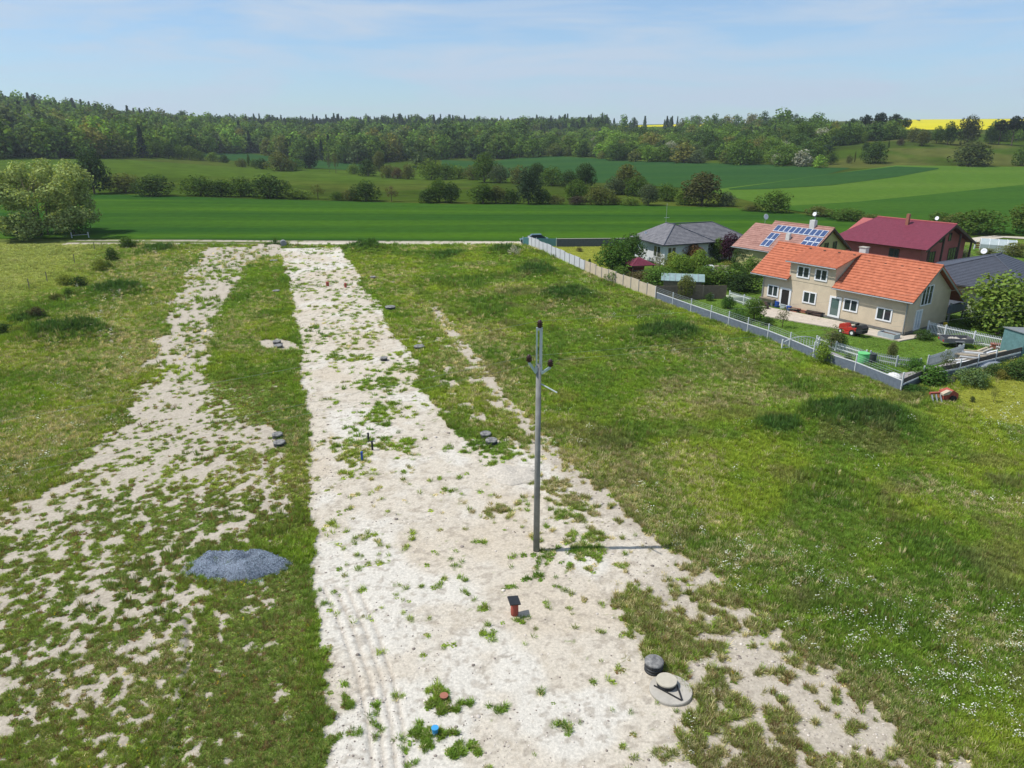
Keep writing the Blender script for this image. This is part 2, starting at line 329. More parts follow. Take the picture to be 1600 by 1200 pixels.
# ------------------------------------------------------------------ the ground
def lerp(a, b, t): return a + (np.array(b) - a) * t[..., None]
def ground_colour(X, Y, c=None):
    c = c or cover(X, Y)
    n1_ = fbm(X, Y, 3.0, 4, 81); n2_ = fbm(X, Y, .35, 3, 82, .6); n3_ = fbm(X, Y, 1.1, 4, 83)
    chalk = np.zeros(X.shape + (3,)) + np.array((.52, .47, .39))
    chalk = lerp(chalk, (.36, .31, .24), sst(.5, .75, n2_) * .5 + .12)
    chalk = lerp(chalk, (.54, .508, .445), sst(.48, .62, n1_) * c['road'])
    chalk = lerp(chalk, (.47, .405, .315), sst(.54, .68, fbm(X, Y, 4.5, 3, 84)) * .6 * c['road'])
    chalk = lerp(chalk, (.39, .345, .28), (1 - c['road']) * .75)
    chalk = lerp(chalk, (.30, .26, .21), sst(.62, .72, fbm(X, Y, .22, 2, 85)) * .55)
    trk = np.zeros(X.shape)
    for t in TRK: trk = np.maximum(trk, np.exp(-(seg_d(X, Y, t) / .07) ** 2) * (Y < 30))
    chalk = lerp(chalk, (.36, .31, .25), trk * .5)
    grass = np.zeros(X.shape + (3,)) + np.array((.115, .170, .026))
    grass = lerp(grass, (.055, .095, .018), c['dark'])
    grass = lerp(grass, (.20, .18, .075), c['dry'] * .75)
    grass = lerp(grass, (.16, .175, .045), c['lm'] * .8)
    grass = lerp(grass, (.19, .21, .034), c['lawn'])
    grass = lerp(grass, (.08, .145, .024), c['garden'] * (1 - c['lawn']) * .8)
    grass = grass * (0.75 + .5 * n3_)[..., None] * (0.7 + .6 * n2_)[..., None]
    col = lerp(chalk, (0, 0, 0), c['veg']) + grass * c['veg'][..., None]
    return col
def far_colour(X, Y):
    u = ucol(X, Y); n = fbm(X, Y, 30, 4, 91); n2_ = fbm(X, Y, 4, 3, 92); s = fbm(X, Y * 4, 60, 3, 93)
    g = np.zeros(X.shape + (3,)) + np.array((.072, .125, .014))
    g = lerp(g, (.115, .145, .026), sst(.45, .65, n) * .8)
    g = lerp(g, (.062, .088, .018), sst(.5, .7, s) * .6)
    slope = (u > 1230) & (Y > 300)
    g = lerp(g, (.13, .15, .035), sst(.4, .6, n) * slope)
    top = sst(230, 300, Y) * (u < 800) * (Y < 360); g = lerp(g, (.095, .165, .020), top * .8)
    return g * (.42 + .42 * n2_)[..., None]
us = np.concatenate([-150 - np.cumsum(np.geomspace(6, 260, 34))[::-1], np.arange(-150, 1750.1, 3.4), 1750 + np.cumsum(np.geomspace(6, 260, 34))])
ys = np.concatenate([[3.0, 6, 9, 11.5, 13.5], np.array([W(800, p)[1] for p in np.arange(1250, 384, -1.55)]), np.geomspace(113.2, 190, 60)[0:-1], np.geomspace(190, 1250, 150), [1500, 2000, 3000, 4500, 7000]])
U, Yg = np.meshgrid(us, ys)
Xg = (U - 800) / FPX * (Yg * math.cos(TH) + CAM_H * math.sin(TH))
Zg = height_fine(Xg, Yg)
nearm = Yg[:, 0] < 125
Cg = np.zeros(Xg.shape + (3,))
k_ = int(nearm.sum()); CN = cover(Xg[:k_], Yg[:k_])
Cg[:k_] = ground_colour(Xg[:k_], Yg[:k_], CN); Cg[k_:] = far_colour(Xg[k_:], Yg[k_:])
mixz = sst(114, 124, Yg[:k_]); Cg[:k_] = Cg[:k_] * (1 - mixz[..., None]) + far_colour(Xg[:k_], Yg[:k_]) * mixz[..., None]
nr, nc = Xg.shape; idx = np.arange(nr * nc).reshape(nr, nc)
quads = np.stack([idx[:-1, :-1], idx[:-1, 1:], idx[1:, 1:], idx[1:, :-1]], -1).reshape(-1, 4)
gm = bpy.data.materials.new("ground_soil_and_turf"); gm.use_nodes = True; n = gm.node_tree.nodes; l = gm.node_tree.links; b = n['Principled BSDF']
b.inputs['Roughness'].default_value = 1; b.inputs['Specular IOR Level'].default_value = .0
at = n.new('ShaderNodeAttribute'); at.attribute_name = 'cover_colour'; gp = n.new('ShaderNodeNewGeometry')
z = n.new('ShaderNodeTexNoise'); z.inputs['Scale'].default_value = 9; z.inputs['Detail'].default_value = 5; z.inputs['Roughness'].default_value = .75; l.new(gp.outputs['Position'], z.inputs['Vector'])
mr = n.new('ShaderNodeMapRange'); mr.inputs[1].default_value = .3; mr.inputs[2].default_value = .7; mr.inputs[3].default_value = .72; mr.inputs[4].default_value = 1.22; l.new(z.outputs['Fac'], mr.inputs[0])
mm = n.new('ShaderNodeVectorMath'); mm.operation = 'SCALE'; l.new(at.outputs['Color'], mm.inputs[0]); l.new(mr.outputs[0], mm.inputs['Scale']); l.new(mm.outputs[0], b.inputs['Base Color'])
z2 = n.new('ShaderNodeTexNoise'); z2.inputs['Scale'].default_value = 4; z2.inputs['Detail'].default_value = 8; z2.inputs['Roughness'].default_value = .7; l.new(gp.outputs['Position'], z2.inputs['Vector'])
bp = n.new('ShaderNodeBump'); bp.inputs['Strength'].default_value = .55; bp.inputs['Distance'].default_value = .10; l.new(z2.outputs['Fac'], bp.inputs['Height']); l.new(bp.outputs[0], b.inputs['Normal'])
me = npmesh("ground", np.stack([Xg, Yg, Zg], -1).reshape(-1, 3), quads, [gm], True)
ca = me.color_attributes.new('cover_colour', 'FLOAT_COLOR', 'POINT')
ca.data.foreach_set('color', np.concatenate([Cg.reshape(-1, 3), np.ones((nr * nc, 1))], 1).astype(np.float32).ravel())
go = bpy.data.objects.new("ground", me); COL.objects.link(go); tag(go, "chalky building land with patchy meadow running out to the hills", "ground", kind="structure")

def fieldmat(name, c1, c2, band=14.0, c3=None, fine=.5, ang=0.0):
    m = bpy.data.materials.new(name); m.use_nodes = True; n = m.node_tree.nodes; l = m.node_tree.links; b = n['Principled BSDF']
    b.inputs['Roughness'].default_value = 1; b.inputs['Specular IOR Level'].default_value = .0
    g = n.new('ShaderNodeNewGeometry'); mp_ = n.new('ShaderNodeMapping'); mp_.inputs['Scale'].default_value = (1 / (band * 14), 1 / band, .0); mp_.inputs['Rotation'].default_value = (0, 0, ang)
    l.new(g.outputs['Position'], mp_.inputs[0]); z = n.new('ShaderNodeTexNoise'); z.inputs['Scale'].default_value = 1; z.inputs['Detail'].default_value = 3; l.new(mp_.outputs[0], z.inputs[0])
    r = n.new('ShaderNodeValToRGB'); r.color_ramp.elements[0].position = .40; r.color_ramp.elements[1].position = .62; r.color_ramp.elements[0].color = c1 + (1,); r.color_ramp.elements[1].color = c2 + (1,)
    l.new(z.outputs['Fac'], r.inputs[0]); z2 = n.new('ShaderNodeTexNoise'); z2.inputs['Scale'].default_value = fine; z2.inputs['Detail'].default_value = 8; z2.inputs['Roughness'].default_value = .7; l.new(g.outputs['Position'], z2.inputs[0])
    mr = n.new('ShaderNodeMapRange'); mr.inputs[1].default_value = .3; mr.inputs[2].default_value = .7; mr.inputs[3].default_value = .82; mr.inputs[4].default_value = 1.16; l.new(z2.outputs['Fac'], mr.inputs[0])
    mm = n.new('ShaderNodeVectorMath'); mm.operation = 'SCALE'; l.new(r.outputs[0], mm.inputs[0]); l.new(mr.outputs[0], mm.inputs['Scale']); l.new(mm.outputs[0], b.inputs['Base Color'])
    return m
def sheet(name, near, far, m, lift, nu=120, nv=24, label=None, cat="field"):
    """a field laid over the terrain between its near and its far edge (picture polylines)"""
    def res(pl):
        pl = np.array(pl, float); d = np.r_[0, np.cumsum(np.hypot(*np.diff(pl, axis=0).T))]; t = np.linspace(0, d[-1], nu)
        return np.stack([np.interp(t, d, pl[:, 0]), np.interp(t, d, pl[:, 1])], 1)
    a = np.array([G(*p)[:2] for p in res(near)]); c = np.array([G(*p)[:2] for p in res(far)])
    t = np.linspace(0, 1, nv)[:, None, None]; P = a[None] * (1 - t) + c[None] * t
    Z = height(P[..., 0], P[..., 1]) + lift
    V = np.concatenate([P, Z[..., None]], -1).reshape(-1, 3); ii = np.arange(nu * nv).reshape(nv, nu)
    q = np.stack([ii[:-1, :-1], ii[:-1, 1:], ii[1:, 1:], ii[1:, :-1]], -1).reshape(-1, 4)
    o = bpy.data.objects.new(name, npmesh(name, V, q, [m], True)); COL.objects.link(o); return tag(o, label, cat, kind="structure")
crop = fieldmat("young_cereal", (.024, .070, .012), (.050, .112, .011), 13)
crop2 = fieldmat("young_cereal_dark", (.024, .068, .020), (.032, .080, .020), 25)
crop3 = fieldmat("young_cereal_pale", (.066, .130, .018), (.080, .142, .022), 20, ang=.25)
crop4 = fieldmat("young_cereal_mid", (.034, .088, .014), (.042, .098, .014), 25, ang=.3)
rape = fieldmat("rape_in_flower", (.46, .42, .015), (.54, .48, .02), 40)
margin = fieldmat("field_margin", (.10, .13, .035), (.14, .16, .06), 8)
gravelm = fieldmat("track_gravel", (.40, .36, .29), (.55, .50, .42), 3, fine=3)
sheet("crop_field", [(-500, 375), (140, 373), (450, 376), (830, 377), (1000, 377), (1200, 376), (1345, 372)],
      [(-500, 300), (150, 303), (400, 311), (700, 319), (1000, 321), (1150, 325), (1230, 332), (1360, 348)], crop, .05, 200, 40, "deep green cereal field stretching across behind the building land")
sheet("crop_field", [(1100, 298), (1160, 312), (1215, 325), (1340, 345), (1600, 368), (2100, 392)], [(1098, 297), (1200, 286), (1290, 273), (1400, 258.5), (1600, 261), (2100, 262)], crop3, .07, 140, 50, "pale green cereal field curving up the right slope")
sheet("crop_field", [(1140, 297), (1200, 296), (1300, 290), (1400, 277), (1467, 264.5)], [(1138, 295.5), (1200, 287), (1300, 272), (1400, 260.5), (1466, 262.8)], crop2, .14, 80, 14, "dark green wedge of crop on the right slope")
sheet("crop_field", [(1215, 326), (1340, 346), (1600, 369), (2100, 393)], [(1213, 323.5), (1340, 316), (1450, 305), (1600, 289), (2100, 262)], crop4, .14, 100, 30, "darker crop strip below the pale field on the right")
sheet("crop_field", [(690, 264), (775, 276), (900, 284), (1000, 289), (1110, 297), (1200, 286), (1290, 273), (1325, 264)], [(690, 250), (760, 253), (810, 247), (860, 243.5), (1000, 252), (1200, 257.5), (1292, 262), (1328, 262.5)], crop2, .08, 100, 24, "dark green crop field in front of the scrubby slope")
sheet("crop_field", [(300, 243), (360, 251), (430, 258), (570, 268)], [(300, 234), (360, 235), (430, 246), (570, 257)], crop2, .08, 60, 10, "small blue green field glimpsed behind the left hedgerow")
sheet("flowering_field", [(960, 199), (1130, 197)], [(960, 197.5), (1130, 192.5)], rape, .3, 30, 10, "small strip of yellow rape glimpsed behind the conifers of the ridge")
sheet("flowering_field", [(1400, 203), (1700, 203)], [(1400, 187.2), (1700, 185.5)], rape, .3, 40, 14, "bright yellow rape field on the plateau behind the pines")
# the farm track along the crop field
def ribbon(name, pts, wd, m, lift, label, cat="track"):
    V = []; P = [np.array(p[:2]) for p in pts]; pp = []
    for a, c in zip(P[:-1], P[1:]):
        k = max(2, int(np.hypot(*(c - a)) / 1.2)); pp += [a + (c - a) * t for t in np.linspace(0, 1, k, endpoint=False)]
    pp.append(P[-1])
    for i, p in enumerate(pp):
        d = pp[min(i + 1, len(pp) - 1)] - pp[max(i - 1, 0)]; d = d / np.hypot(*d); nn = np.array((-d[1], d[0]))
        for s in (-.5, 0, .5):
            q = p + nn * s * wd * (.88 + .24 * float(vnoise(np.array([p[0] * .4]), np.array([s * 9 + 3.])) [0])); V.append((q[0], q[1], hz(*q) + lift))
    Fc = [(3 * i + k, 3 * i + k + 1, 3 * i + k + 4, 3 * i + k + 3) for i in range(len(pp) - 1) for k in (0, 1)]
    Fc = [f[::-1] for f in Fc]
    return tag(mk(name, V, Fc, m, smooth=True), label, cat, kind="structure")
ribbon("track", [W(-600, 374.5), W(0, 377), W(200, 378), W(430, 380)], 1.6, margin, .05, "grassy verge of the farm track left of the chalk road")
ribbon("track", [W(425, 380.5), W(560, 380.5), W(700, 381), W(835, 381)], 2.6, gravelm, .06, "pale gravel farm track between crop field and building land")
ribbon("track", [W(1508, 378), W(1535, 374), W(1560, 371), W(1600, 373), W(1800, 384)], 2.6, gravelm, .12, "pale gravel track behind the maroon house garden")
# ------------------------------------------------------------------ scattered cover (geometry nodes)
def leafcloud(pos, nor, size, asp=1.0, tri=False, seed=0):
    """one small quad (or triangle) per position, facing along nor"""
    r = np.random.default_rng(seed); n = len(pos); nor = nor / (np.linalg.norm(nor, axis=1, keepdims=True) + 1e-9)
    t = np.cross(nor, r.normal(size=(n, 3))); t /= np.linalg.norm(t, axis=1, keepdims=True) + 1e-9; b_ = np.cross(nor, t)
    size = np.broadcast_to(size, (n,))[:, None] * (0.6 + .8 * r.random((n, 1)))
    a_ = t * size / 2; c_ = b_ * size / 2 * asp
    V = np.stack([pos - a_ - c_ * .3, pos + a_ * .2 - c_, pos + a_ + c_ * .3, pos - a_ * .2 + c_], 1).reshape(-1, 3)
    return V, np.arange(4 * n).reshape(n, 4)
def blades(n, rad, hmin, hmax, wd, lean, seed):
    r = np.random.default_rng(seed); a = r.random(n) * 6.283; rr = rad * np.sqrt(r.random(n)); h = hmin + (hmax - hmin) * r.random(n)
    base = np.stack([rr * np.cos(a), rr * np.sin(a), np.full(n, -.02)], 1); la = a + r.normal(0, .7, n); ln = lean * h * (0.4 + r.random(n))
    tip = base + np.stack([ln * np.cos(la), ln * np.sin(la), h], 1); mid = (base + tip) / 2 + np.stack([-.12 * ln * np.cos(la), -.12 * ln * np.sin(la), .12 * h], 1)
    wv = np.stack([-np.sin(la + r.normal(0, .8, n)), np.cos(la), np.zeros(n)], 1) * wd / 2
    V = np.stack([base - wv, base + wv, mid + wv, mid - wv, tip + wv * .15, tip - wv * .15], 1).reshape(-1, 3)
    k = np.arange(n)[:, None] * 6; q = np.concatenate([k + np.array([[0, 1, 2, 3]]), k + np.array([[3, 2, 4, 5]])]); return V, q
def rosette(n, rad, wd, up, seed):
    r = np.random.default_rng(seed); a = r.random(n) * 6.283; R_ = rad * (.3 + .7 * r.random(n)); z0 = up * r.random(n)
    c_ = np.stack([R_ * np.cos(a), R_ * np.sin(a), z0 * (1.15 - R_ / rad)], 1)
    nn = np.stack([.5 * np.cos(a), .5 * np.sin(a), np.ones(n)], 1) + r.normal(0, .35, (n, 3))
    return leafcloud(c_, nn, wd, .7, seed=seed)
def tmpl(name, V, q, m, coll):
    o = bpy.data.objects.new(name, npmesh(name, V, q, [m])); coll.objects.link(o); return o
def gn_scatter(name, coll, P, rot, scl, idx, tintc, label, cat, kind="stuff"):
    me = bpy.data.meshes.new(name); n = len(P); me.vertices.add(n); me.vertices.foreach_set('co', P.astype(np.float32).ravel())
    def at_(nm, ty, arr, key='value'):
        a = me.attributes.new(nm, ty, 'POINT'); a.data.foreach_set(key, np.ascontiguousarray(arr).ravel())
    at_('rotv', 'FLOAT_VECTOR', rot.astype(np.float32), 'vector'); at_('sclv', 'FLOAT_VECTOR', scl.astype(np.float32), 'vector'); at_('pick', 'INT', idx.astype(np.int32))
    at_('tint', 'FLOAT_COLOR', np.concatenate([tintc, np.ones((n, 1))], 1).astype(np.float32), 'color')
    o = bpy.data.objects.new(name, me); COL.objects.link(o)
    ng = bpy.data.node_groups.new(name + "_nodes", 'GeometryNodeTree')
    ng.interface.new_socket("Geometry", in_out='INPUT', socket_type='NodeSocketGeometry'); ng.interface.new_socket("Geometry", in_out='OUTPUT', socket_type='NodeSocketGeometry')
    nn = ng.nodes; ll = ng.links; gi = nn.new('NodeGroupInput'); go_ = nn.new('NodeGroupOutput'); ip = nn.new('GeometryNodeInstanceOnPoints')
    ci = nn.new('GeometryNodeCollectionInfo'); ci.inputs['Collection'].default_value = coll; ci.inputs['Separate Children'].default_value = True; ci.inputs['Reset Children'].default_value = True
    def na(nm, ty): a = nn.new('GeometryNodeInputNamedAttribute'); a.data_type = ty; a.inputs['Name'].default_value = nm; return a.outputs['Attribute']
    e2 = nn.new('FunctionNodeEulerToRotation'); ll.new(na('rotv', 'FLOAT_VECTOR'), e2.inputs[0]); ll.new(e2.outputs[0], ip.inputs['Rotation'])
    ll.new(gi.outputs[0], ip.inputs['Points']); ll.new(ci.outputs[0], ip.inputs['Instance']); ip.inputs['Pick Instance'].default_value = True
    ll.new(na('pick', 'INT'), ip.inputs['Instance Index']); ll.new(na('sclv', 'FLOAT_VECTOR'), ip.inputs['Scale']); ll.new(ip.outputs[0], go_.inputs[0])
    md = o.modifiers.new("scatter", 'NODES'); md.node_group = ng
    return tag(o, label, cat, kind=kind)
tuft_c = bpy.data.collections.new("tuft_shapes")
LG = leafmat("scatter_grass", .3)
for i in range(3): tmpl("a%d" % i, *blades(26, .10, .12, .30, .016, .5, 10 + i), LG, tuft_c)            # 0-2 meadow grass
for i in range(2): tmpl("b%d" % i, *rosette(26, .17, .085, .12, 20 + i), LG, tuft_c)                        # 3-4 leafy weed
for i in range(2): tmpl("c%d" % i, *blades(22, .14, .05, .16, .014, 1.5, 30 + i), LG, tuft_c)            # 5-6 low flattened grass
tmpl("d0", *blades(16, .12, .35, .6, .018, .25, 40), LG, tuft_c)                                          # 7 tall stems
NC = 500000
Yc = 13.6 * np.exp(rng.random(NC) * math.log(112.5 / 13.6)); uc = rng.uniform(-230, 1880, NC)
Xc = (uc - 800) / FPX * (Yc * math.cos(TH) + CAM_H * math.sin(TH))
C = cover(Xc, Yc)
HOLES = []     # places the tufts keep clear of: (x, y, r)
keep = (C['veg'] > rng.random(NC) * .9 + .1) & ~((Xc > fence_x(Yc)) & (Yc > lowfence_y(Xc)) & (rng.random(NC) < .35))
keep |= (C['road'] > .5) & (rng.random(NC) < .0004)
_gx, _gy, _ = G(373, 884); keep &= ~((((Xc - _gx) / 1.8) ** 2 + ((Yc - _gy) / 1.15) ** 2 < 1) & (rng.random(NC) < .93))
X = Xc[keep]; Y = Yc[keep]; C = {k: v[keep] for k, v in C.items()}; n_ = len(X)
tc_ = np.zeros((n_, 3)) + np.array((.185, .290, .036))
hue = fbm(X, Y, 6, 3, 101); tc_ = lerp(tc_, (.280, .350, .044), sst(.42, .60, hue) * .7)
tc_ = lerp(tc_, (.125, .215, .042), sst(.55, .42, fbm(X, Y, 3.5, 3, 102)) * .55)
tc_ = lerp(tc_, (.085, .175, .034), C['dark'] * .85)
rd = rng.random(n_); isdry = rd < (C['dry'] * .50 + .03); tc_[isdry] = np.array((.50, .44, .25)) * (.7 + .5 * rng.random((isdry.sum(), 1)))
br_ = (rng.random(n_) < .06) & ~isdry; tc_[br_] = np.array((.20, .18, .06))
brown = sst(.60, .68, fbm(X, Y, 2.6, 3, 104)) * (X > -2); tc_ = lerp(tc_, (.23, .18, .11), brown * .35)
tc_ = lerp(tc_, (.34, .37, .12), C['lm'] * .75); tc_ = lerp(tc_, (.32, .34, .055), C['lawn'] * .9); tc_ = lerp(tc_, (.13, .235, .038), C['garden'] * (1 - C['lawn']) * .8)
pm = np.clip(C['patch'] + C['rb'], 0, 1); tc_ = lerp(tc_, (.22, .235, .085), pm * .75 * rng.random(n_)); bw = rng.random(n_) < pm * .16; tc_[bw] = np.array((.20, .135, .065)); tc_ = lerp(tc_, (.052, .115, .030), sst(.35, .8, C['mound']) * .75)
tc_ = tc_ * rng.uniform(.78, 1.50, (n_, 1))
pick = rng.integers(0, 3, n_); wd_ = rng.random(n_)
weedy = .18 + .35 * C['patch'] + .4 * C['dark']; pick = np.where(wd_ < weedy, 3 + (wd_ * 977).astype(int) % 2, pick)
flat = (C['patch'] + C['rb'] + C['lm'] + C['garden'] * 2 + C['lawn'] * 2) * .4 > rng.random(n_); pick = np.where(flat & (pick < 3), 5 + rng.integers(0, 2, n_), pick)
pick = np.where((C['dark'] > .5) & (rng.random(n_) < .12), 7, pick)
s_ = (.52 + Y / 78) * rng.uniform(.65, 1.25, n_) * (1 - .25 * C['patch']) * (1 - .55 * np.maximum(C['garden'], C['lawn'])); hs_ = (.56 + Y / 200) / (.52 + Y / 78) * s_ * (1 + .45 * C['dark']) * (1 - .30 * C['lm']) * rng.uniform(.8, 1.2, n_) * (1 - .35 * (C['road'] > .5))
Pz = height_fine(X, Y)
gn_scatter("meadow_grass", tuft_c, np.stack([X, Y, Pz], 1), np.stack([rng.normal(0, .1, n_), rng.normal(0, .1, n_), rng.random(n_) * 6.28], 1), np.stack([s_, s_, hs_], 1), pick, tc_,
           "rough meadow grass and weeds growing over the chalky land", "grass")
# flowers
fl_c = bpy.data.collections.new("flower_shapes"); LF = leafmat("scatter_petals", .15)
def umbels(n, rad, z0, z1, sz, seed):
    r = np.random.default_rng(seed); p = np.stack([r.normal(0, rad, n), r.normal(0, rad, n), r.uniform(z0, z1, n)], 1)
    return leafcloud(p, np.stack([r.normal(0, .3, n), r.normal(0, .3, n), np.ones(n)], 1), sz, 1.0, seed=seed)
for i in range(3): tmpl("f%d" % i, *umbels(9, .11, .2, .42, .042, 60 + i), LF, fl_c)
for i in range(2): tmpl("g%d" % i, *umbels(3, .06, .08, .2, .035, 70 + i), LF, fl_c)
NF = 60000; Yf = 13.6 * np.exp(rng.random(NF) * math.log(112 / 13.6)); uf = rng.uniform(-150, 1750, NF); Xf = (uf - 800) / FPX * (Yf * math.cos(TH) + CAM_H * math.sin(TH))
CF = cover(Xf, Yf); kp = (CF['flower'] * .24 > rng.random(NF)) & (CF['veg'] > .6) & (CF['garden'] < .5); yel = (CF['veg'] > .7) & (rng.random(NF) < np.where(Xf < -8, .035, .014)) & (CF['road'] < .4); 
allk = kp | yel; Xf, Yf, yel = Xf[allk], Yf[allk], (yel & ~kp)[allk]; m_ = len(Xf)
fc_ = np.where(yel[:, None], np.array([[.68, .52, .03]]), np.array([[.55, .56, .46]])) * rng.uniform(.75, 1.1, (m_, 1)); sf = (.62 + Yf / 55) * rng.uniform(.6, 1.2, m_)
gn_scatter("wild_flowers", fl_c, np.stack([Xf, Yf, height_fine(Xf, Yf)], 1), np.stack([np.zeros(m_), np.zeros(m_), rng.random(m_) * 6.28], 1), np.stack([sf, sf, sf], 1),
           np.where(yel, 3 + rng.integers(0, 2, m_), rng.integers(0, 3, m_)), fc_, "white and yellow wild flowers dotted through the meadow", "flowers")
# stones
st_c = bpy.data.collections.new("stone_shapes"); LS = leafmat("scatter_stone", 0.0)
for i in range(3):
    r = np.random.default_rng(80 + i); th_ = np.linspace(0, 6.283, 7)[:-1]; V = []
    for z0, rr in ((-.3, .8), (.25, 1.0), (.62, .5)):
        for a in th_: V.append((rr * math.cos(a) * r.uniform(.7, 1.1), rr * math.sin(a) * r.uniform(.6, 1.0), z0 * r.uniform(.8, 1.1)))
    V = np.array(V + [(0, 0, .68)]) ; q = [[k * 6 + j, k * 6 + (j + 1) % 6, (k + 1) * 6 + (j + 1) % 6, (k + 1) * 6 + j] for k in range(2) for j in range(6)] + [[12, 13, 14, 18], [14, 15, 16, 18], [16, 17, 12, 18]]
    tmpl("s%d" % i, V, np.array(q), LS, st_c)
NS = 60000; Ys = 13.6 * np.exp(rng.random(NS) * math.log(112 / 13.6)); us_ = rng.uniform(-150, 1750, NS); Xs = (us_ - 800) / FPX * (Ys * math.cos(TH) + CAM_H * math.sin(TH)); CS = cover(Xs, Ys)
rub = sst(.5, .62, fbm(Xs, Ys, 3, 3, 111)) * .5 + .08 + .8 * np.exp(-(seg_d(Xs, Ys, TRACK2) / 1.6) ** 2) + .4 * (seg_d(Xs, Ys, [W(*p) for p in ROAD[0:13]]) < 1.2) + .35 * sst(40, 60, Ys)
kp = (CS['veg'] < .5) & (rng.random(NS) < rub) & (Xs < fence_x(Ys)); Xs, Ys = Xs[kp], Ys[kp]; m_ = len(Xs); ss_ = np.clip(rng.lognormal(-3.75, .5, m_), .008, .10) * (.55 + Ys / 44); g_ = rng.random((m_, 1))
sc_ = np.where(g_ < .35, np.array([[.20, .175, .15]]), np.array([[.50, .46, .40]])) * rng.uniform(.7, 1.2, (m_, 1))
gn_scatter("chalk_stones", st_c, np.stack([Xs, Ys, height_fine(Xs, Ys)], 1), np.stack([np.zeros(m_), np.zeros(m_), rng.random(m_) * 6.28], 1), np.stack([ss_, ss_, ss_ * .7], 1), rng.integers(0, 3, m_), sc_,
           "loose stones and lumps of chalk on the bare ground", "stones")
# ------------------------------------------------------------------ trees and bushes
bark = mat("bark", (.11, .085, .06), .9, .3, 6, .6, 20)
LT = leafmat("tree_leaves", .34)
def lobes_crown(n, lobes, size, seed, shell=.75, flatten=1.0):
    r = np.random.default_rng(seed); lobes = np.array(lobes, float); vol = lobes[:, 3] ** 2; k = r.choice(len(lobes), n, p=vol / vol.sum()); d = r.normal(size=(n, 3)); d /= np.linalg.norm(d, axis=1, keepdims=True)
    rad = lobes[k, 3] * (shell + (1.12 - shell) * r.random(n) ** .7); p = lobes[k, :3] + d * rad[:, None] * np.array([1, 1, flatten])
    nn = d * .9 + r.normal(0, .55, (n, 3)) + np.array([0, 0, .35]); return leafcloud(p, nn, size, .8, seed=seed + 1)
def round_lobes(nl, seed, z0=.28, r0=.36, top=.93, sp=1.0, lr=(.13, .22)):
    r = np.random.default_rng(seed); out_ = []
    for i in range(nl):
        t = (i + .5) / nl; z = z0 + .08 + (top - .12 - z0) * t; env = r0 * math.sin(math.pi * min(1, .18 + .82 * (1 - abs(2 * t - .85) ** 1.6 * .75))) if False else r0 * (1 - abs(t - .42) ** 2 * 2.0)
        a = i * 2.4 + r.uniform(-.4, .4); rr = env * r.uniform(.45, .8) * sp * (0.3 if t > .85 else 1); out_.append((rr * math.cos(a), rr * math.sin(a), z + r.uniform(-.03, .03), r.uniform(*lr)))
    out_.append((0, 0, (z0 + top) / 2, r0 * .5)); return out_
def trunk_geo(h=.55, r0=.03, nl=5, seed=0, multi=False, spread=.22):
    r = random.Random(seed); m = MB(); stems = [(0, 0)] if not multi else [(r.uniform(-.06, .06), r.uniform(-.06, .06)) for _ in range(5)]
    for sx, sy in stems:
        rr = r0 if not multi else r0 * .55; tx, ty = sx * 3.2 + r.uniform(-.03, .03), sy * 3.2 + r.uniform(-.03, .03)
        m.tube((sx, sy, -.03), ((sx + tx) / 2, (sy + ty) / 2, h * .5), rr, rr * .75, 7); m.tube(((sx + tx) / 2, (sy + ty) / 2, h * .5), (tx, ty, h), rr * .75, rr * .45, 7)
        for k in range(nl):
            a = r.uniform(0, 6.28); z = h * r.uniform(.45, .95); f = z / h; bx, by = sx + (tx - sx) * f, sy + (ty - sy) * f
            m.tube((bx, by, z), (bx + spread * math.cos(a), by + spread * math.sin(a), z + r.uniform(.1, .25)), rr * .4, rr * .1, 5)
    return m
def cone_crown(n, size, seed, r0=.2, z0=.08, drop=.5):
    r = np.random.default_rng(seed); t = r.random(n) ** .8; lay = np.floor(t * 13) / 13; fr = (t * 13) % 1
    rad = r0 * (1 - lay * .97) * (.35 + .65 * (1 - fr)) * r.uniform(.55, 1.05, n); a = r.random(n) * 6.283; z = z0 + (1 - z0) * t - rad * .15
    p = np.stack([rad * np.cos(a), rad * np.sin(a), z], 1); nn = np.stack([np.cos(a) * .6, np.sin(a) * .6, np.ones(n) * .8], 1) + r.normal(0, .4, (n, 3)); return leafcloud(p, nn, size, .55, seed=seed)
KIND = {}
def defkind(name, crown, trunk):
    cm = npmesh(name + "_crown", crown[0], crown[1], [LT]); tm = bpy.data.meshes.new(name + "_trunk"); tm.from_pydata([tuple(v) for v in trunk.v], [], trunk.f); tm.materials.append(bark)
    # joined version for far copies
    V = np.concatenate([crown[0], np.array(trunk.v)]); nq = len(crown[1]); tq = [f for f in trunk.f if len(f) == 4]; q = np.concatenate([crown[1], np.array(tq) + len(crown[0])])
    KIND[name] = (cm, tm, cm)
for i in range(3):
    defkind("leafy%d" % i, lobes_crown(3600, [(x * 1.12, y * 1.12, z, r_ * 1.1) for x, y, z, r_ in round_lobes(16, 200 + i, .14)], .045, 210 + i), trunk_geo(.6, .028, 5, i))
    defkind("wood%d" % i, lobes_crown(700, round_lobes(11, 220 + i, .02, .42), .085, 230 + i), trunk_geo(.5, .025, 2, i + 5))
    defkind("shrub%d" % i, lobes_crown(2200, [(x * 1.1, y * 1.1, z * .95 - .02, r_ * 1.1) for x, y, z, r_ in round_lobes(13, 240 + i, .02, .46, .95, 1.0, (.14, .24))], .055, 250 + i, .7), trunk_geo(.4, .02, 3, i + 9, True))
    defkind("spruce%d" % i, cone_crown(620, .085, 260 + i, .25 + .03 * i, .02), trunk_geo(.5, .018, 0, i + 14))
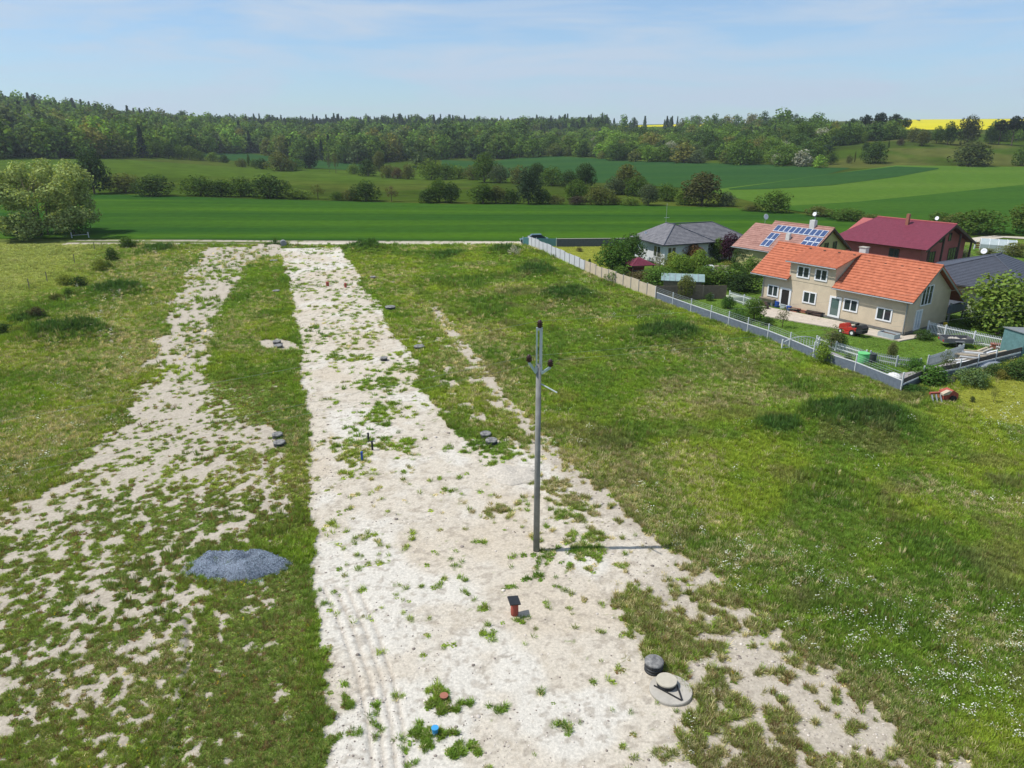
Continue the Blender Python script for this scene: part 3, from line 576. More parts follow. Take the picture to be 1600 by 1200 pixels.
for i in range(2):
    defkind("pine%d" % i, lobes_crown(900, [(x * .9, y * .9, .45 + z * .5, r_ * .62) for x, y, z, r_ in round_lobes(14, 270 + i, .15, .42)], .06, 280 + i, .6), trunk_geo(.75, .024, 4, i + 18))
    defkind("loose%d" % i, lobes_crown(700, round_lobes(12, 290 + i, .25, .38, .95, 1.1, (.09, .15)), .04, 300 + i, .5), trunk_geo(.7, .02, 7, i + 22))
_wl = []
for i in range(80):
    r = random.Random(900 + i); a = r.uniform(0, 6.28); t = r.random(); rr = (.12 + .38 * math.sqrt(t)) ; z = .10 + .76 * r.random() * (1 - .5 * rr); _wl.append((rr * math.cos(a) * .92, rr * math.sin(a) * .92, z, r.uniform(.055, .115)))
defkind("willow", lobes_crown(26000, _wl, .022, 333, .35), trunk_geo(.55, .010, 9, 77, True, .25))
defkind("column", lobes_crown(1500, [(0, 0, .2, .16), (0, 0, .36, .19), (.02, 0, .52, .18), (0, .02, .66, .15), (0, 0, .8, .11), (0, 0, .9, .07)], .045, 340, .7), trunk_geo(.5, .02, 0, 80))
CAT = dict(leafy="tree", wood="tree", shrub="bush", spruce="conifer", pine="pine tree", loose="tree", willow="tree", column="thuja")
NAMEOF = dict(leafy="leafy_tree", wood="woodland_tree", shrub="bush", spruce="spruce_tree", pine="pine_tree", loose="sapling", willow="willow_tree", column="thuja")
def plant(loc, w_, h_, kind, col, label, group=None, single=False, rz=None):
    base = kind.rstrip('0123456789'); cm, tm, jm = KIND[kind]; rz = random.uniform(0, 6.28) if rz is None else rz
    if False:
        o = bpy.data.objects.new(NAMEOF[base], jm); COL.objects.link(o); o.location = loc; o.scale = (w_, w_, h_); o.rotation_euler = (0, 0, rz); o.color = tuple(col) + (1,); return tag(o, label, CAT[base], group)
    r = empty(NAMEOF[base], loc, rz, label, CAT[base], group); r.scale = (w_, w_, h_)
    for nm, me_ in (("crown", cm), ("trunk", tm)):
        o = bpy.data.objects.new(nm, me_); COL.objects.link(o); o.parent = r
        if nm == "crown": o.color = tuple(col) + (1,)
    return r
def plant_px(px, py, wpx, hpx, kind, col, label, group=None, single=False):
    x, y, z = G(px, py); k = depth_of(y, z) / FPX
    dl = math.hypot(x, y)
    return plant((x, y, z), wpx * k * 1.05, hpx * k, kind + (str(random.randrange(len([q for q in KIND if q.rstrip('0123456789') == kind]))) if kind not in KIND else ''), col, label, group, single)
DK = (.048, .085, .024); MD = (.080, .135, .026); LTG = (.125, .190, .034); YG = (.19, .23, .045); OL = (.115, .130, .038); GR = (.085, .115, .055); BR = (.11, .085, .05); WH = (.30, .31, .24)
# ------------------------------------------------------------------ the wooded hillside
BASE = [(-400, 246), (0, 247), (160, 246), (240, 246), (330, 239), (400, 238), (430, 245), (560, 256), (620, 251), (700, 248), (800, 247), (860, 243.5), (1000, 252), (1200, 258), (1290, 262), (1300, 240), (1330, 222), (1420, 217), (1500, 220), (2100, 222)]
def proj_y(X, Y, Z):
    d = Y * math.cos(TH) - (Z - CAM_H) * math.sin(TH); v = Y * math.sin(TH) + (Z - CAM_H) * math.cos(TH); return 600 - FPX * v / d
def forest_points():
    out_ = []
    st = 8.5; gx = np.arange(-760, 900, st); gy = np.arange(300, 1120, st); A, B = np.meshgrid(gx, gy); r = np.random.default_rng(5)
    A = (A + r.uniform(-.45, .45, A.shape) * st).ravel(); B = (B + r.uniform(-.45, .45, B.shape) * st).ravel(); Z = height(A, B)
    d = B * math.cos(TH) + (CAM_H - Z) * math.sin(TH); u = 800 + FPX * A / d; py = proj_y(A, B, Z); bl = np.interp(u, [q[0] for q in BASE], [q[1] for q in BASE])
    m = (py < bl + 1.2) & (u > -380) & (u < 2000)
    slope_r = (u > 850) & (B < 720)
    m &= ~((u > 950) & ((B > 640 - (u - 950) * .25) | (py < 203)) & (r.random(len(A)) > .04 * (u < 1250)))
    m &= ~((u > 1290) & (B > 560)); m &= ~((u > 1410) & (u < 1552) & (r.random(len(A)) < .75))
    m &= ~((u > 1285) & (fbm(A, B, 30, 2, 8) < .40))
    m &= ~((B > 950) & (r.random(len(A)) < .5))
    A, B, Z, u, py = A[m], B[m], Z[m], u[m], py[m]
    o = np.argsort(B); return A[o], B[o], Z[o], u[o], py[o]
FA, FB, FZ, FU, FP = forest_points(); nf = len(FA); r = np.random.default_rng(11)
right = (FU > 820) & (FP > 212); top = FP < 213
h_ = np.where(right, r.uniform(4.5, 9.5, nf), r.uniform(10, 16, nf)) * np.where(FU < 150, 1.05, 1.0); h_ = np.where(top & (FU > 300), r.uniform(9, 15, nf), h_); h_ = np.where((FU > 1285), r.uniform(5, 10, nf), h_); h_ = np.where((FU > 1405) & (FU < 1556), r.uniform(3.5, 5.5, nf), h_)
big_ = r.random(nf) < .12; h_ = np.where(big_, h_ * 1.3, h_)
w_f = h_ * r.uniform(.85, 1.3, nf) * np.where(right, 1.25, 1)
pc = .03 + .85 * sst(222, 206, FP) * ((FU > 380) & (FU < 1060)) + .35 * sst(215, 185, FP) * (FU <= 380) + .5 * (FU > 1290) * (r.random(nf) < .8); pc = pc * (.4 + 1.2 * (fbm(FA, FB, 60, 2, 12) > .47))
con = r.random(nf) < pc
zone = fbm(FA, FB, 45, 3, 13); pal = np.array([DK, MD, LTG, (.13, .215, .035), OL, GR]) * 1.3; pk = r.choice(6, nf, p=[.22, .30, .16, .16, .08, .08]); fcol = pal[pk] * r.uniform(.8, 1.25, (nf, 1))
fcol = lerp(fcol, (.060, .105, .030), sst(.55, .42, zone) * .5)
yl_ = (r.random(nf) < .03); fcol[yl_] = (.19, .19, .05)
wh_ = right & (r.random(nf) < .018); fcol[wh_] = WH
fcol[con] = np.array((.052, .086, .046)) * r.uniform(.75, 1.4, (int(con.sum()), 1)); w_f = np.where(con & ~(FU > 1290), h_ * r.uniform(.85, 1.15, nf), w_f); h_ = np.where(con, h_ * 1.0, h_)
var = r.integers(0, 3, nf)
# the front edge of the wood: trees one can tell apart
FCOL = fcol; fb = np.floor(FU / 9).astype(int); cnt = {}; front = np.zeros(nf, bool); nb = 0
for i in range(nf):
    if FU[i] < -40 or FU[i] > 1640: continue
    c_ = cnt.get(fb[i], 0)
    if c_ < 2 and nb < 290 and FB[i] < 760: front[i] = True; cnt[fb[i]] = c_ + 1; nb += 1
lab = {0: ("leafy woodland tree standing in the front rank of the wooded hillside", "front rank of the wooded hillside"),
       1: ("dark conifer standing in the front rank of the wooded hillside", "conifers in the front rank of the wood"),
       2: ("low scrubby tree in the thicket at the foot of the right hand slope", "thicket along the foot of the slope")}
cname = ["dark green", "mid green", "light green", "fresh green", "olive green", "grey green"]
stretch = [(60, "at the wood's edge above the willow"), (160, "at the wood's edge behind the willow"), (330, "at the wood's edge above the left meadow"), (440, "behind the small distant field"), (620, "at the wood's edge above the upper hedgerow"), (830, "left of the dark crop field"), (1000, "in the left of the slope thicket"), (1150, "in the middle of the slope thicket"), (1290, "in the right of the slope thicket"), (2000, "on the ridge of the grassy slope")]
ORD = "first second third fourth fifth sixth seventh eighth ninth tenth eleventh twelfth thirteenth fourteenth fifteenth sixteenth seventeenth eighteenth nineteenth twentieth".split()
rows_ = []
for i in np.where(front)[0]:
    k = 'spruce%d' % var[i] if con[i] and FU[i] < 1290 else ('pine%d' % (var[i] % 2) if con[i] else ('shrub%d' % var[i] if right[i] and r.random() < .6 else 'wood%d' % var[i]))
    ps = next(t for v, t in stretch if FU[i] < v); sh = "tall" if h_[i] > 12 else ("middling" if h_[i] > 8 else "low"); cn = "yellowish" if yl_[i] else cname[pk[i]]
    hd = "white blossoming hawthorn" if wh_[i] else ("%s dark conifer" % sh if con[i] else "%s %s tree" % (sh, cn)); rows_.append((hd, ps, FU[i], i, k))
rows_.sort(key=lambda q: (q[0], q[1], q[2])); tot = {}; seen = {}
for q in rows_: tot[q[:2]] = tot.get(q[:2], 0) + 1
for hd, ps, _u, i, k in rows_:
    c_ = seen.get((hd, ps), 0); seen[(hd, ps)] = c_ + 1
    lb = "%s %s" % (hd, ps) if tot[(hd, ps)] == 1 else "%s %s, %s" % (hd, ps, "leftmost" if c_ == 0 else ORD[min(c_, 19)] + " from left")
    plant((FA[i], FB[i], FZ[i] - .2), w_f[i], h_[i], k, fcol[i], lb, "trees " + ps)
fo_c = bpy.data.collections.new("wood_shapes"); LW = leafmat("scatter_leaves", .3)
for k in ("spruce0", "spruce1", "spruce2", "wood0", "wood1", "wood2", "shrub0"):
    src = KIND[k][2].copy(); src.materials.clear(); src.materials.append(LW); o = bpy.data.objects.new("w_" + k, src); fo_c.objects.link(o)
names = sorted(o.name for o in fo_c.objects); six = [names.index("w_spruce%d" % i) for i in range(3)]; wix = [names.index("w_wood%d" % i) for i in range(3)]; shx = names.index("w_shrub0")
b_ = ~front; nb_ = int(b_.sum()); idx_ = np.where(con[b_], np.array(six)[var[b_]], np.array(wix)[var[b_]]); idx_ = np.where(right[b_] & ~con[b_] & (r.random(nb_) < .5), shx, idx_)
gn_scatter("forest", fo_c, np.stack([FA[b_], FB[b_], FZ[b_] - .3], 1), np.stack([np.zeros(nb_), np.zeros(nb_), r.random(nb_) * 6.28], 1), np.stack([w_f[b_], w_f[b_], h_[b_]], 1), idx_, fcol[b_],
           "mixed forest closing the view, dark spruces along the ridge above leafy trees", "forest")
print("forest", nf, int(front.sum()))
# ------------------------------------------------------------------ hedgerows, single trees and bushes (picture x, foot y, width, height)
HB = "bushes of the hedgerow along the far edge of the crop field"
for px, py, w_, h, k, c, lb in [
    (195, 301, 42, 28, 'shrub', OL, "low olive bush just right of the dark tree, at the left end of the hedgerow"),
    (242, 306, 52, 30, 'shrub', DK, "dark rounded bush standing apart at the left of the hedgerow"),
    (312, 306, 46, 30, 'shrub', MD, "first bush of the long clump left of the gap in the hedgerow"),
    (346, 307, 34, 24, 'shrub', DK, "small dark bush tucked low in the middle of the left hedgerow clump"),
    (376, 307, 42, 29, 'shrub', MD, "broad mid green bush inside the long left hedgerow clump"),
    (420, 309, 54, 33, 'shrub', DK, "tallest dark bush closing the long left hedgerow clump on its right"),
    (462, 310, 44, 14, 'shrub', LTG, "low pale green bush spreading right of the long hedgerow clump"),
    (497, 311, 26, 22, 'loose', OL, "thin see-through bush between the long clump and the small low bushes"),
    (527, 313, 20, 13, 'shrub', MD, "smallest low bush left of the pointed dark bush in the hedgerow"),
    (547, 313, 24, 16, 'shrub', OL, "low olive bush touching the pointed dark bush"),
    (572, 314, 38, 29, 'shrub', DK, "pointed dark bush above the middle of the crop field"),
    (612, 315, 24, 23, 'loose', BR, "brownish small round tree standing alone right of the pointed dark bush"),
    (670, 317, 28, 20, 'shrub', DK, "dark flat bush at the left foot of the twin leafy trees"),
    (686, 316, 32, 31, 'leafy', MD, "left one of the twin leafy trees in the hedgerow"),
    (705, 317, 27, 28, 'leafy', DK, "right one of the twin leafy trees in the hedgerow"),
    (755, 318, 42, 29, 'leafy', MD, "wide leafy tree opening the row in front of the clearing"),
    (775, 318, 28, 26, 'leafy', OL, "olive green tree behind the wide leafy tree"),
    (797, 318, 26, 22, 'shrub', DK, "dark bush left of the tall grey green tree"),
    (826, 319, 40, 50, 'leafy', (.045, .075, .038), "tall grey green tree, the highest of the middle hedgerow"),
    (849, 319, 24, 21, 'shrub', DK, "dark bush at the right foot of the tall grey green tree"),
    (868, 319, 24, 14, 'shrub', OL, "low olive bush between the tall tree and the spreading one"),
    (901, 315, 36, 32, 'leafy', MD, "spreading mid green tree right of the low olive bush"),
    (902, 320, 25, 13, 'shrub', (.07, .06, .045), "dark brownish little bush in front of the spreading tree"),
    (935, 320, 36, 28, 'shrub', OL, "rounded olive tree before the grassy clearing"),
    (960, 320, 18, 12, 'shrub', OL, "tiny dull bush right of the rounded olive tree"),
    (985, 321, 24, 12, 'shrub', LTG, "light green tuft like bush at the edge of the crop field"),
    (1013, 321, 32, 29, 'leafy', GR, "round grey green tree on a short stem above the roof ridge"),
    (1040, 314, 34, 25, 'shrub', MD, "dense green bush behind the round grey green tree"),
    (1068, 320, 26, 22, 'shrub', LTG, "light bush leaning on the great reddish tree"),
    (1096, 321, 62, 48, 'leafy', (.085, .090, .035), "great spreading reddish green tree, broadest on the hedgerow"),
    (1135, 322, 26, 20, 'shrub', GR, "grey green bush right of the great spreading tree"),
    (1174, 330, 26, 9, 'shrub', OL, "low rough bush at the start of the field margin"),
    (1210, 332, 44, 32, 'shrub', MD, "round green bush standing alone on the field margin"),
    (1278, 338, 34, 15, 'shrub', OL, "low olive bush on the margin above the solar roof"),
    (1325, 344, 50, 17, 'shrub', MD, "long low bush on the margin behind the solar roof"),
    (1362, 349, 32, 13, 'shrub', OL, "small bush on the margin just left of the maroon roof"),
    (1467, 352, 30, 20, 'shrub', MD, "bush peeping over the maroon ridge near its dish"),
    (1493, 358, 30, 24, 'shrub', OL, "olive bush behind the right end of the maroon ridge"),
    (1528, 366, 62, 36, 'shrub', MD, "large dense bush between the maroon house and the gravel track"),
    (1612, 366, 66, 42, 'leafy', (.09, .135, .025), "bright green tree on the right edge beside the gravel track"),
    (978, 302, 40, 42, 'leafy', OL, "tall olive tree at the back of the clearing cluster"),
    (962, 304, 32, 26, 'shrub', GR, "pale grey green bush at the left of the clearing cluster"),
    (992, 306, 32, 28, 'shrub', MD, "mid green bush at the right of the clearing cluster"),
    (915, 294, 30, 34, 'leafy', DK, "dark tree on the left side of the clearing"),
    (889, 292, 28, 24, 'shrub', DK, "dark bush beside the dark tree of the clearing"),
    (862, 290, 32, 27, 'shrub', MD, "broad green bush on the far side of the clearing"),
    (838, 287, 28, 28, 'leafy', DK, "tree with a dark crown above the tall grey green tree"),
    (812, 287, 30, 26, 'shrub', OL, "olive bush at the left end of the clearing row"),
    (1000, 297, 24, 20, 'shrub', MD, "green bush behind the cluster, against the dark field")]:
    plant_px(px, py, w_ * 1.22, h * 1.05, k, c, lb, HB)
MB2 = "shrubs of the second hedgerow beyond the green meadow"
for px, py, w_, h, k, c, lb in [
    (245, 246, 26, 22, 'leafy', MD, "first small tree where the meadow's top hedge leaves the wood"), (264, 248, 22, 20, 'leafy', DK, "dark little tree second along the meadow's top hedge"),
    (281, 249, 20, 18, 'shrub', MD, "bush third along the meadow's top hedge"), (297, 250, 22, 20, 'leafy', LTG, "lighter small tree fourth along the meadow's top hedge"),
    (312, 250, 18, 12, 'shrub', MD, "low shrub below the small distant field's left end"), (333, 252, 20, 12, 'shrub', LTG, "light shrub below the small distant field"),
    (350, 254, 16, 10, 'shrub', DK, "small dark shrub below the small distant field"), (378, 261, 16, 12, 'shrub', OL, "low olive shrub in the meadow's top hedge"),
    (389, 260, 10, 18, 'column', MD, "slim upright tree in the meadow's top hedge"), (398, 261, 14, 11, 'shrub', MD, "low shrub beside the slim upright tree"),
    (410, 264, 20, 14, 'shrub', DK, "dark low shrub left of the brownish bush"), (438, 267, 36, 25, 'shrub', OL, "brownish green bush on the meadow's upper rim"),
    (458, 266, 26, 18, 'shrub', MD, "green bush touching the brownish one on the upper rim"), (484, 263, 24, 19, 'shrub', (.016, .03, .018), "very dark round bush on the meadow's upper rim"),
    (515, 270, 8, 26, 'loose', (.1, .1, .06), "thin bare young tree, left one of two on the upper rim"), (525, 271, 14, 31, 'loose', OL, "thin young tree, right one of two on the upper rim"),
    (553, 272, 18, 14, 'shrub', LTG, "little light shrub right of the thin young trees"), (575, 275, 26, 22, 'shrub', DK, "dark bush at the left of the meadow's upper hedge"),
    (593, 268, 20, 28, 'leafy', OL, "olive tree pointing above the upper hedge"), (607, 278, 22, 18, 'shrub', OL, "olive bush low in the upper hedge"),
    (622, 279, 18, 15, 'shrub', BR, "brownish bush low in the upper hedge"), (638, 280, 20, 20, 'shrub', OL, "dull bush left of the round pale green one"),
    (660, 264, 46, 40, 'wood', (.085, .125, .05), "big round pale tree in front of the wood"), (673, 281, 32, 29, 'shrub', LTG, "round bright green bush on the meadow edge"),
    (698, 281, 24, 23, 'shrub', MD, "rounded green bush right of the round bright one"), (716, 279, 26, 18, 'shrub', LTG, "pale green bush before the gap of the upper hedge"),
    (738, 281, 24, 20, 'shrub', OL, "olive bush left of the tall leafy pair"), (757, 285, 38, 38, 'leafy', MD, "tall leafy tree at the right end of the upper hedge"),
    (780, 286, 28, 26, 'shrub', GR, "grey green bush at the right end of the upper hedge")]:
    plant_px(px, py, w_ * 1.2, h * 1.1, k, c, lb, MB2)
SL = "single trees and bushes of the grassy slope"
for px, py, w_, h, k, c, lb in [
    (1366, 255, 38, 33, 'shrub', DK, "dark leafy bush halfway down the grassy slope"), (1352, 238, 14, 14, 'leafy', DK, "small dark tree just above the dark leafy bush"), (1298, 257, 22, 18, 'leafy', MD, "little tree at the bottom left of the grassy slope"),
    (1326, 255, 10, 13, 'shrub', OL, "small olive bush near the foot of the slope"), (1335, 254, 6, 18, 'column', OL, "slim upright bush near the foot of the slope"), (1388, 231, 10, 11, 'spruce', DK, "tiny conifer on the open grass of the slope"),
    (1407, 227, 12, 10, 'shrub', (.08, .07, .05), "small brownish bush high on the slope"), (1440, 228, 26, 22, 'leafy', OL, "olive tree below the pines, in the middle of the slope's top"), (1480, 226, 26, 32, 'leafy', DK, "dark standard tree on the slope's top edge"),
    (1511, 228, 38, 42, 'leafy', (.06, .072, .032), "tall dull green tree in front of the rape field"), (1515, 259, 64, 36, 'shrub', (.075, .10, .035), "large dense dome shaped bush standing alone on the slope"), (1597, 259, 34, 28, 'shrub', MD, "bush at the right edge, level with the dome shaped one"),
    (1253, 229, 44, 34, 'leafy', MD, "large green tree on the left shoulder of the slope"), (1300, 228, 30, 24, 'leafy', LTG, "light green tree beside the left shoulder of the slope"), (1334, 224, 30, 26, 'shrub', MD, "broad green tree below the left end of the pines"), (1350, 224, 12, 18, 'leafy', LTG, "slim bright tree touching the pines"),
    (1330, 212, 24, 26, 'pine', DK, "leftmost pine of the ridge group"), (1350, 214, 30, 34, 'pine', (.026, .042, .022), "second pine of the ridge group, with a broad crown"), (1372, 215, 30, 38, 'pine', (.026, .042, .022), "tallest pine in the ridge group"),
    (1394, 215, 32, 36, 'pine', (.030, .045, .022), "wide pine right of the tallest"), (1411, 215, 26, 30, 'pine', DK, "rightmost pine of the ridge group"),
    (1560, 226, 34, 38, 'pine', (.030, .045, .022), "pine left of the gap at the far right ridge"), (1580, 228, 34, 46, 'pine', (.026, .040, .022), "tall pine at the far right ridge"), (1602, 228, 34, 44, 'pine', (.030, .045, .022), "last pine on the right edge of the picture"), (1546, 225, 26, 26, 'leafy', DK, "dark leafy tree left of the far right pines"),
    (1463, 224, 22, 24, 'leafy', MD, "mid green tree between the olive tree and the dark standard one"), (1425, 222, 20, 22, 'shrub', OL, "olive bush right of the pines")]:
    plant_px(px, py, w_, h, k, c, lb, SL)
plant_px(148, 303, 58, 64, 'leafy', (.045, .078, .034), "dark upright tree directly behind the right side of the big willow")
plant_px(68, 368, 158, 134, 'willow', (.29, .35, .125), "big pale willow with many stems at the left edge")
plant_px(118, 366, 44, 44, 'shrub', (.10, .19, .04), "dark green bush under the right side of the big willow")
plant_px(30, 366, 50, 30, 'shrub', (.05, .09, .028), "dark green bush under the left side of the big willow")
LS_ = "small bushes along the ditch in the left meadow"
for px, py, w_, h, c, lb in [(198, 386, 24, 15, MD, "small spiky bush nearest the farm track, in the left meadow"), (176, 408, 22, 20, DK, "dark small bush second from the farm track in the left meadow"), (156, 424, 26, 20, YG, "yellowish small bush in the row of the left meadow"),
                             (168, 419, 16, 12, MD, "tiny green bush behind the yellowish one"), (124, 448, 26, 17, DK, "dark bush in the middle of the left meadow row"), (102, 446, 26, 18, YG, "pale leafy bush left of the dark middle one"),
                             (108, 462, 16, 12, MD, "little bush below the dark middle one"), (88, 470, 22, 12, OL, "olive bush in the lower part of the left meadow row"), (58, 494, 24, 15, (.08, .07, .04), "brownish bush near the lower end of the row"), (6, 522, 30, 16, DK, "dark bush cut by the left edge"), (28, 520, 22, 12, YG, "yellow green low plant near the left edge")]:
    plant_px(px, py, w_, h, 'shrub', c, lb, LS_)
# ------------------------------------------------------------------ buildings
def ZAT(py, Y): return CAM_H + Y * math.tan(math.atan((600 - py) / FPX) - TH)
white = mat("white_plastic", (.72, .73, .74), .4, .04, 6); whitep = mat("white_paint", (.68, .69, .70), .6, .1, 8); dglass = glass(); zinc = mat("zinc", (.32, .34, .35), .45, .15, 5, metal=.5)
tanwall = mat("tan_render", (.53, .445, .325), .9, .09, 1.3, .15, 40); plinth = mat("grey_plinth", (.16, .15, .14), .9, .15); orange = mat("orange_tile", (.36, .105, .052), .85, .16, 2.6, .3, 9, second=(.50, .165, .088))
pinktile = mat("faded_tile", (.29, .145, .115), .8, .2, 1.8, .3, 9, second=(.38, .21, .17)); maroon = mat("maroon_sheet", (.165, .030, .052), .6, .14, 2.5, .2, 12); slate = mat("slate_tile", (.125, .125, .14), .7, .15, 2, .3, 10, second=(.20, .195, .205))
darktile = mat("dark_tile", (.060, .068, .088), .65, .15, 3, .3, 10); bwall = mat("white_render", (.62, .64, .66), .9, .04, 1.2); ywall = mat("olive_render", (.40, .37, .17), .9, .07, 1.2); rwall = mat("red_render", (.34, .10, .095), .9, .10, 1.2)
wood = mat("grey_wood", (.20, .165, .125), .9, .3, 5, .4, 25); dwood = mat("dark_wood", (.075, .05, .04), .85, .3, 5, .4, 25); chim = mat("chimney_render", (.55, .55, .53), .9, .1, 4); brick = mat("red_brick", (.30, .12, .08), .9, .2, 6); dark = mat("black_plastic", (.025, .027, .03), .5, .2, 8)
steel = mat("galvanised", (.38, .43, .42), .5, .12, 8, metal=.3); conc = mat("concrete", (.37, .345, .30), .95, .12, 4, .3, 40); sheet_g = mat("green_tin", (.20, .26, .25), .5, .15, 3, metal=.2); slatebl = mat("slate_board", (.125, .15, .185), .7, .2, 4)
def roof_slope(m, A, B, C_, D, n, thick=.07, step=.045):
    A, B, C_, D = map(Vector, (A, B, C_, D)); nr_ = (B - A).cross(D - A).normalized()
    if nr_.z < 0: nr_ = -nr_
    lo = nr_ * thick
    for i in range(n):
        t0, t1 = i / n, (i + 1) / n; a, b, c, d = A.lerp(D, t0), B.lerp(C_, t0), B.lerp(C_, t1), A.lerp(D, t1); up = nr_ * (thick + step)
        m.add([a + up, b + up, c + lo, d + lo, a + lo * .3, b + lo * .3], [(0, 1, 2, 3), (4, 5, 1, 0)]); m.add([a + up, a, d, d + lo], [(0, 1, 2, 3)]); m.add([b + up, b, c, c + lo], [(3, 2, 1, 0)])
    m.add([A, B, C_, D], [(3, 2, 1, 0)]); return m
def window(root, x, y, z0, wd, ht, rz=0.0, mull=1, name='window', fm=None, gm_=None, b=.13):
    m = MB(); fm = fm or white
    m.box(0, wd, -.07, .0, 0, b * .9); m.box(0, wd, -.07, .0, ht - b * .8, ht); m.box(0, b, -.068, .0, b * .9, ht - b * .8); m.box(wd - b, wd, -.068, 0, b * .9, ht - b * .8)
    for k in range(mull): c = b + (wd - 2 * b) * (k + 1) / (mull + 1); m.box(c - .05, c + .05, -.05, 0, b * .9, ht - b * .8)
    o = m.out(name, fm, root); o.location = (x, y, z0); o.rotation_euler = (0, 0, rz)
    p = MB().box(b * .8, wd - b * .8, -.02, -.004, b * .7, ht - b * .6).out('pane', gm_ or dglass, o); return o
def gutter(root, p0, p1, mt=None, r_=.06): return MB().tube(p0, p1, r_, n=8).out('gutter', mt or zinc, root)
def dish(root, loc, r_=.32, h=.9, az=0.0, name='satellite_dish', px=True):
    m = MB(); m.tube((0, 0, 0), (0, 0, h), .02, n=6); o = m.out(name, steel, root); o.location = loc
    d = MB(); d.lathe([(.02, 0), (r_ * .5, .02), (r_, .09), (r_ * .98, .10), (r_ * .5, .035), (.02, .015)], n=16); q = d.out('reflector', whitep, o, True); q.location = (0, -.05, h); q.rotation_euler = (R(70), 0, az); return o
def house(name, loc, rz, label): return empty(name, loc, rz, label, "house")
# --- tan house
T = house("house", (34.0, 60.57, 0), R(-55.5), "tan rendered house with bright orange tiled roof and a wide wall dormer")
m = MB(); m.prism([(0, 0), (7, 0), (7, 3.15), (3.4, 5.62), (0, 3.22)], -14.9, 0, 'x'); m.out("wall", tanwall, T)
MB().box(-14.95, .04, -.04, 7.03, 0, .28).out("plinth", plinth, T)
m = MB(); m.prism([(-.03, 3.0), (3.3, 3.0), (3.3, 5.60), (-.03, 4.78)], -11.96, -7.1, 'x'); m.out("wall_dormer", tanwall, T)
m = MB(); e, rg = (-.5, 3.02), (3.4, 5.74)
roof_slope(m, (-16.1, e[0], e[1]), (-11.78, e[0], e[1]), (-11.78, rg[0], rg[1]), (-16.1, rg[0], rg[1]), 14)
roof_slope(m, (-7.02, e[0], e[1]), (.55, e[0], e[1]), (.55, rg[0], rg[1]), (-7.02, rg[0], rg[1]), 14)
roof_slope(m, (.55, 9.2, 1.82), (-16.1, 9.2, 1.82), (-16.1, rg[0], rg[1]), (.55, rg[0], rg[1]), 18)
m.out("roof", orange, T)
m = MB(); roof_slope(m, (-12.2, -.5, 4.80), (-6.85, -.5, 4.80), (-6.85, 3.36, 5.80), (-12.2, 3.36, 5.80), 15, .06, .03); m.out("dormer_roof", orange, T)
m = MB(); m.tube((-16.1, 3.4, 5.82), (.58, 3.4, 5.82), .11, n=8); m.out("ridge_tiles", orange, T)
for xa in (.5, -16.12):
    for p, q in (((xa, -.52, 2.95), (xa, 3.4, 5.68)), ((xa, 3.4, 5.68), (xa, 9.2, 1.75))): MB().bar(p, q, .06, .2).out("bargeboard", zinc, T)
for (x0, x1, z0, z1) in [(-14.25, -12.95, .95, 2.12), (-10.2, -8.75, 1.02, 2.17), (-5.95, -4.5, 1.1, 2.25), (-2.75, -1.3, .9, 2.05)]: window(T, x0, 0, z0, x1 - x0, z1 - z0)
for (x0, x1, z0, z1) in [(-11.14, -9.75, 3.36, 4.48), (-9.22, -7.88, 3.38, 4.5)]: window(T, x0, -.03, z0, x1 - x0, z1 - z0)
dk = mat("painted_doorway_shade", (.02, .018, .016), .9); gg = glass("door_glass", (.08, .13, .12))  # dk: flat near-black fill, paints the shade inside the open doorway
window(T, -12.75, 0, .22, 1.25, 1.85, mull=0, name='door', gm_=dk, b=.2); window(T, -7.35, 0, .25, 1.2, 1.95, mull=0, name='door', gm_=gg, b=.2)
window(T, 0, 1.75, 2.35, 1.85, 1.75, R(90), 2, b=.1); window(T, 0, 1.3, .25, 1.1, 1.8, R(90), 1, 'door', b=.14, gm_=mat("pale_door_panel", (.45, .5, .56), .4))
gutter(T, (-16.1, -.58, 3.0), (-11.78, -.58, 3.0)); gutter(T, (-7.02, -.58, 3.0), (.55, -.58, 3.0)); gutter(T, (-12.2, -.58, 4.78), (-6.85, -.58, 4.78))
for x in (-14.8, -.1): MB().tube((x, -.1, .1), (x, -.1, 2.75), .05, n=7).tube((x, -.1, 2.75), (x, -.5, 3.0), .05, n=7).out("downpipe", zinc, T)
for x, y, z, h in ((-7.25, 4.3, 5.0, 1.3),):
    c = MB().box(x - .32, x + .32, y - .28, y + .28, z - .4, z + h).out("chimney", chim, T); MB().box(x - .38, x + .38, y - .34, y + .34, z + h, z + h + .07).out("cap", conc, c)
for x in np.arange(-15, .3, 1.55):
    if not (-7.0 < x < -6.4): MB().box(x - .1, x + .1, 2.72, 2.84, 5.30 if not -12.2 < x < -6.9 else 5.72, 5.42 if not -12.2 < x < -6.9 else 5.80).out("snow_guard", dwood, T)
# terrace with balustrade behind the gable
m = MB(); m.box(-6, .2, 7.06, 10.2, .9, 1.02); m.out("terrace_deck", wood, T)
for x0, x1, y0, y1 in ((-.02, .2, 7.1, 10.2), (-6, .2, 10.2, 10.3)): MB().box(x0, x1, y0, y1, 1.02, 1.75).out("balustrade", slatebl, T)
for y in (7.3, 9.9): MB().box(0, .14, y, y + .14, 0, 1.9).out("post", zinc, T)
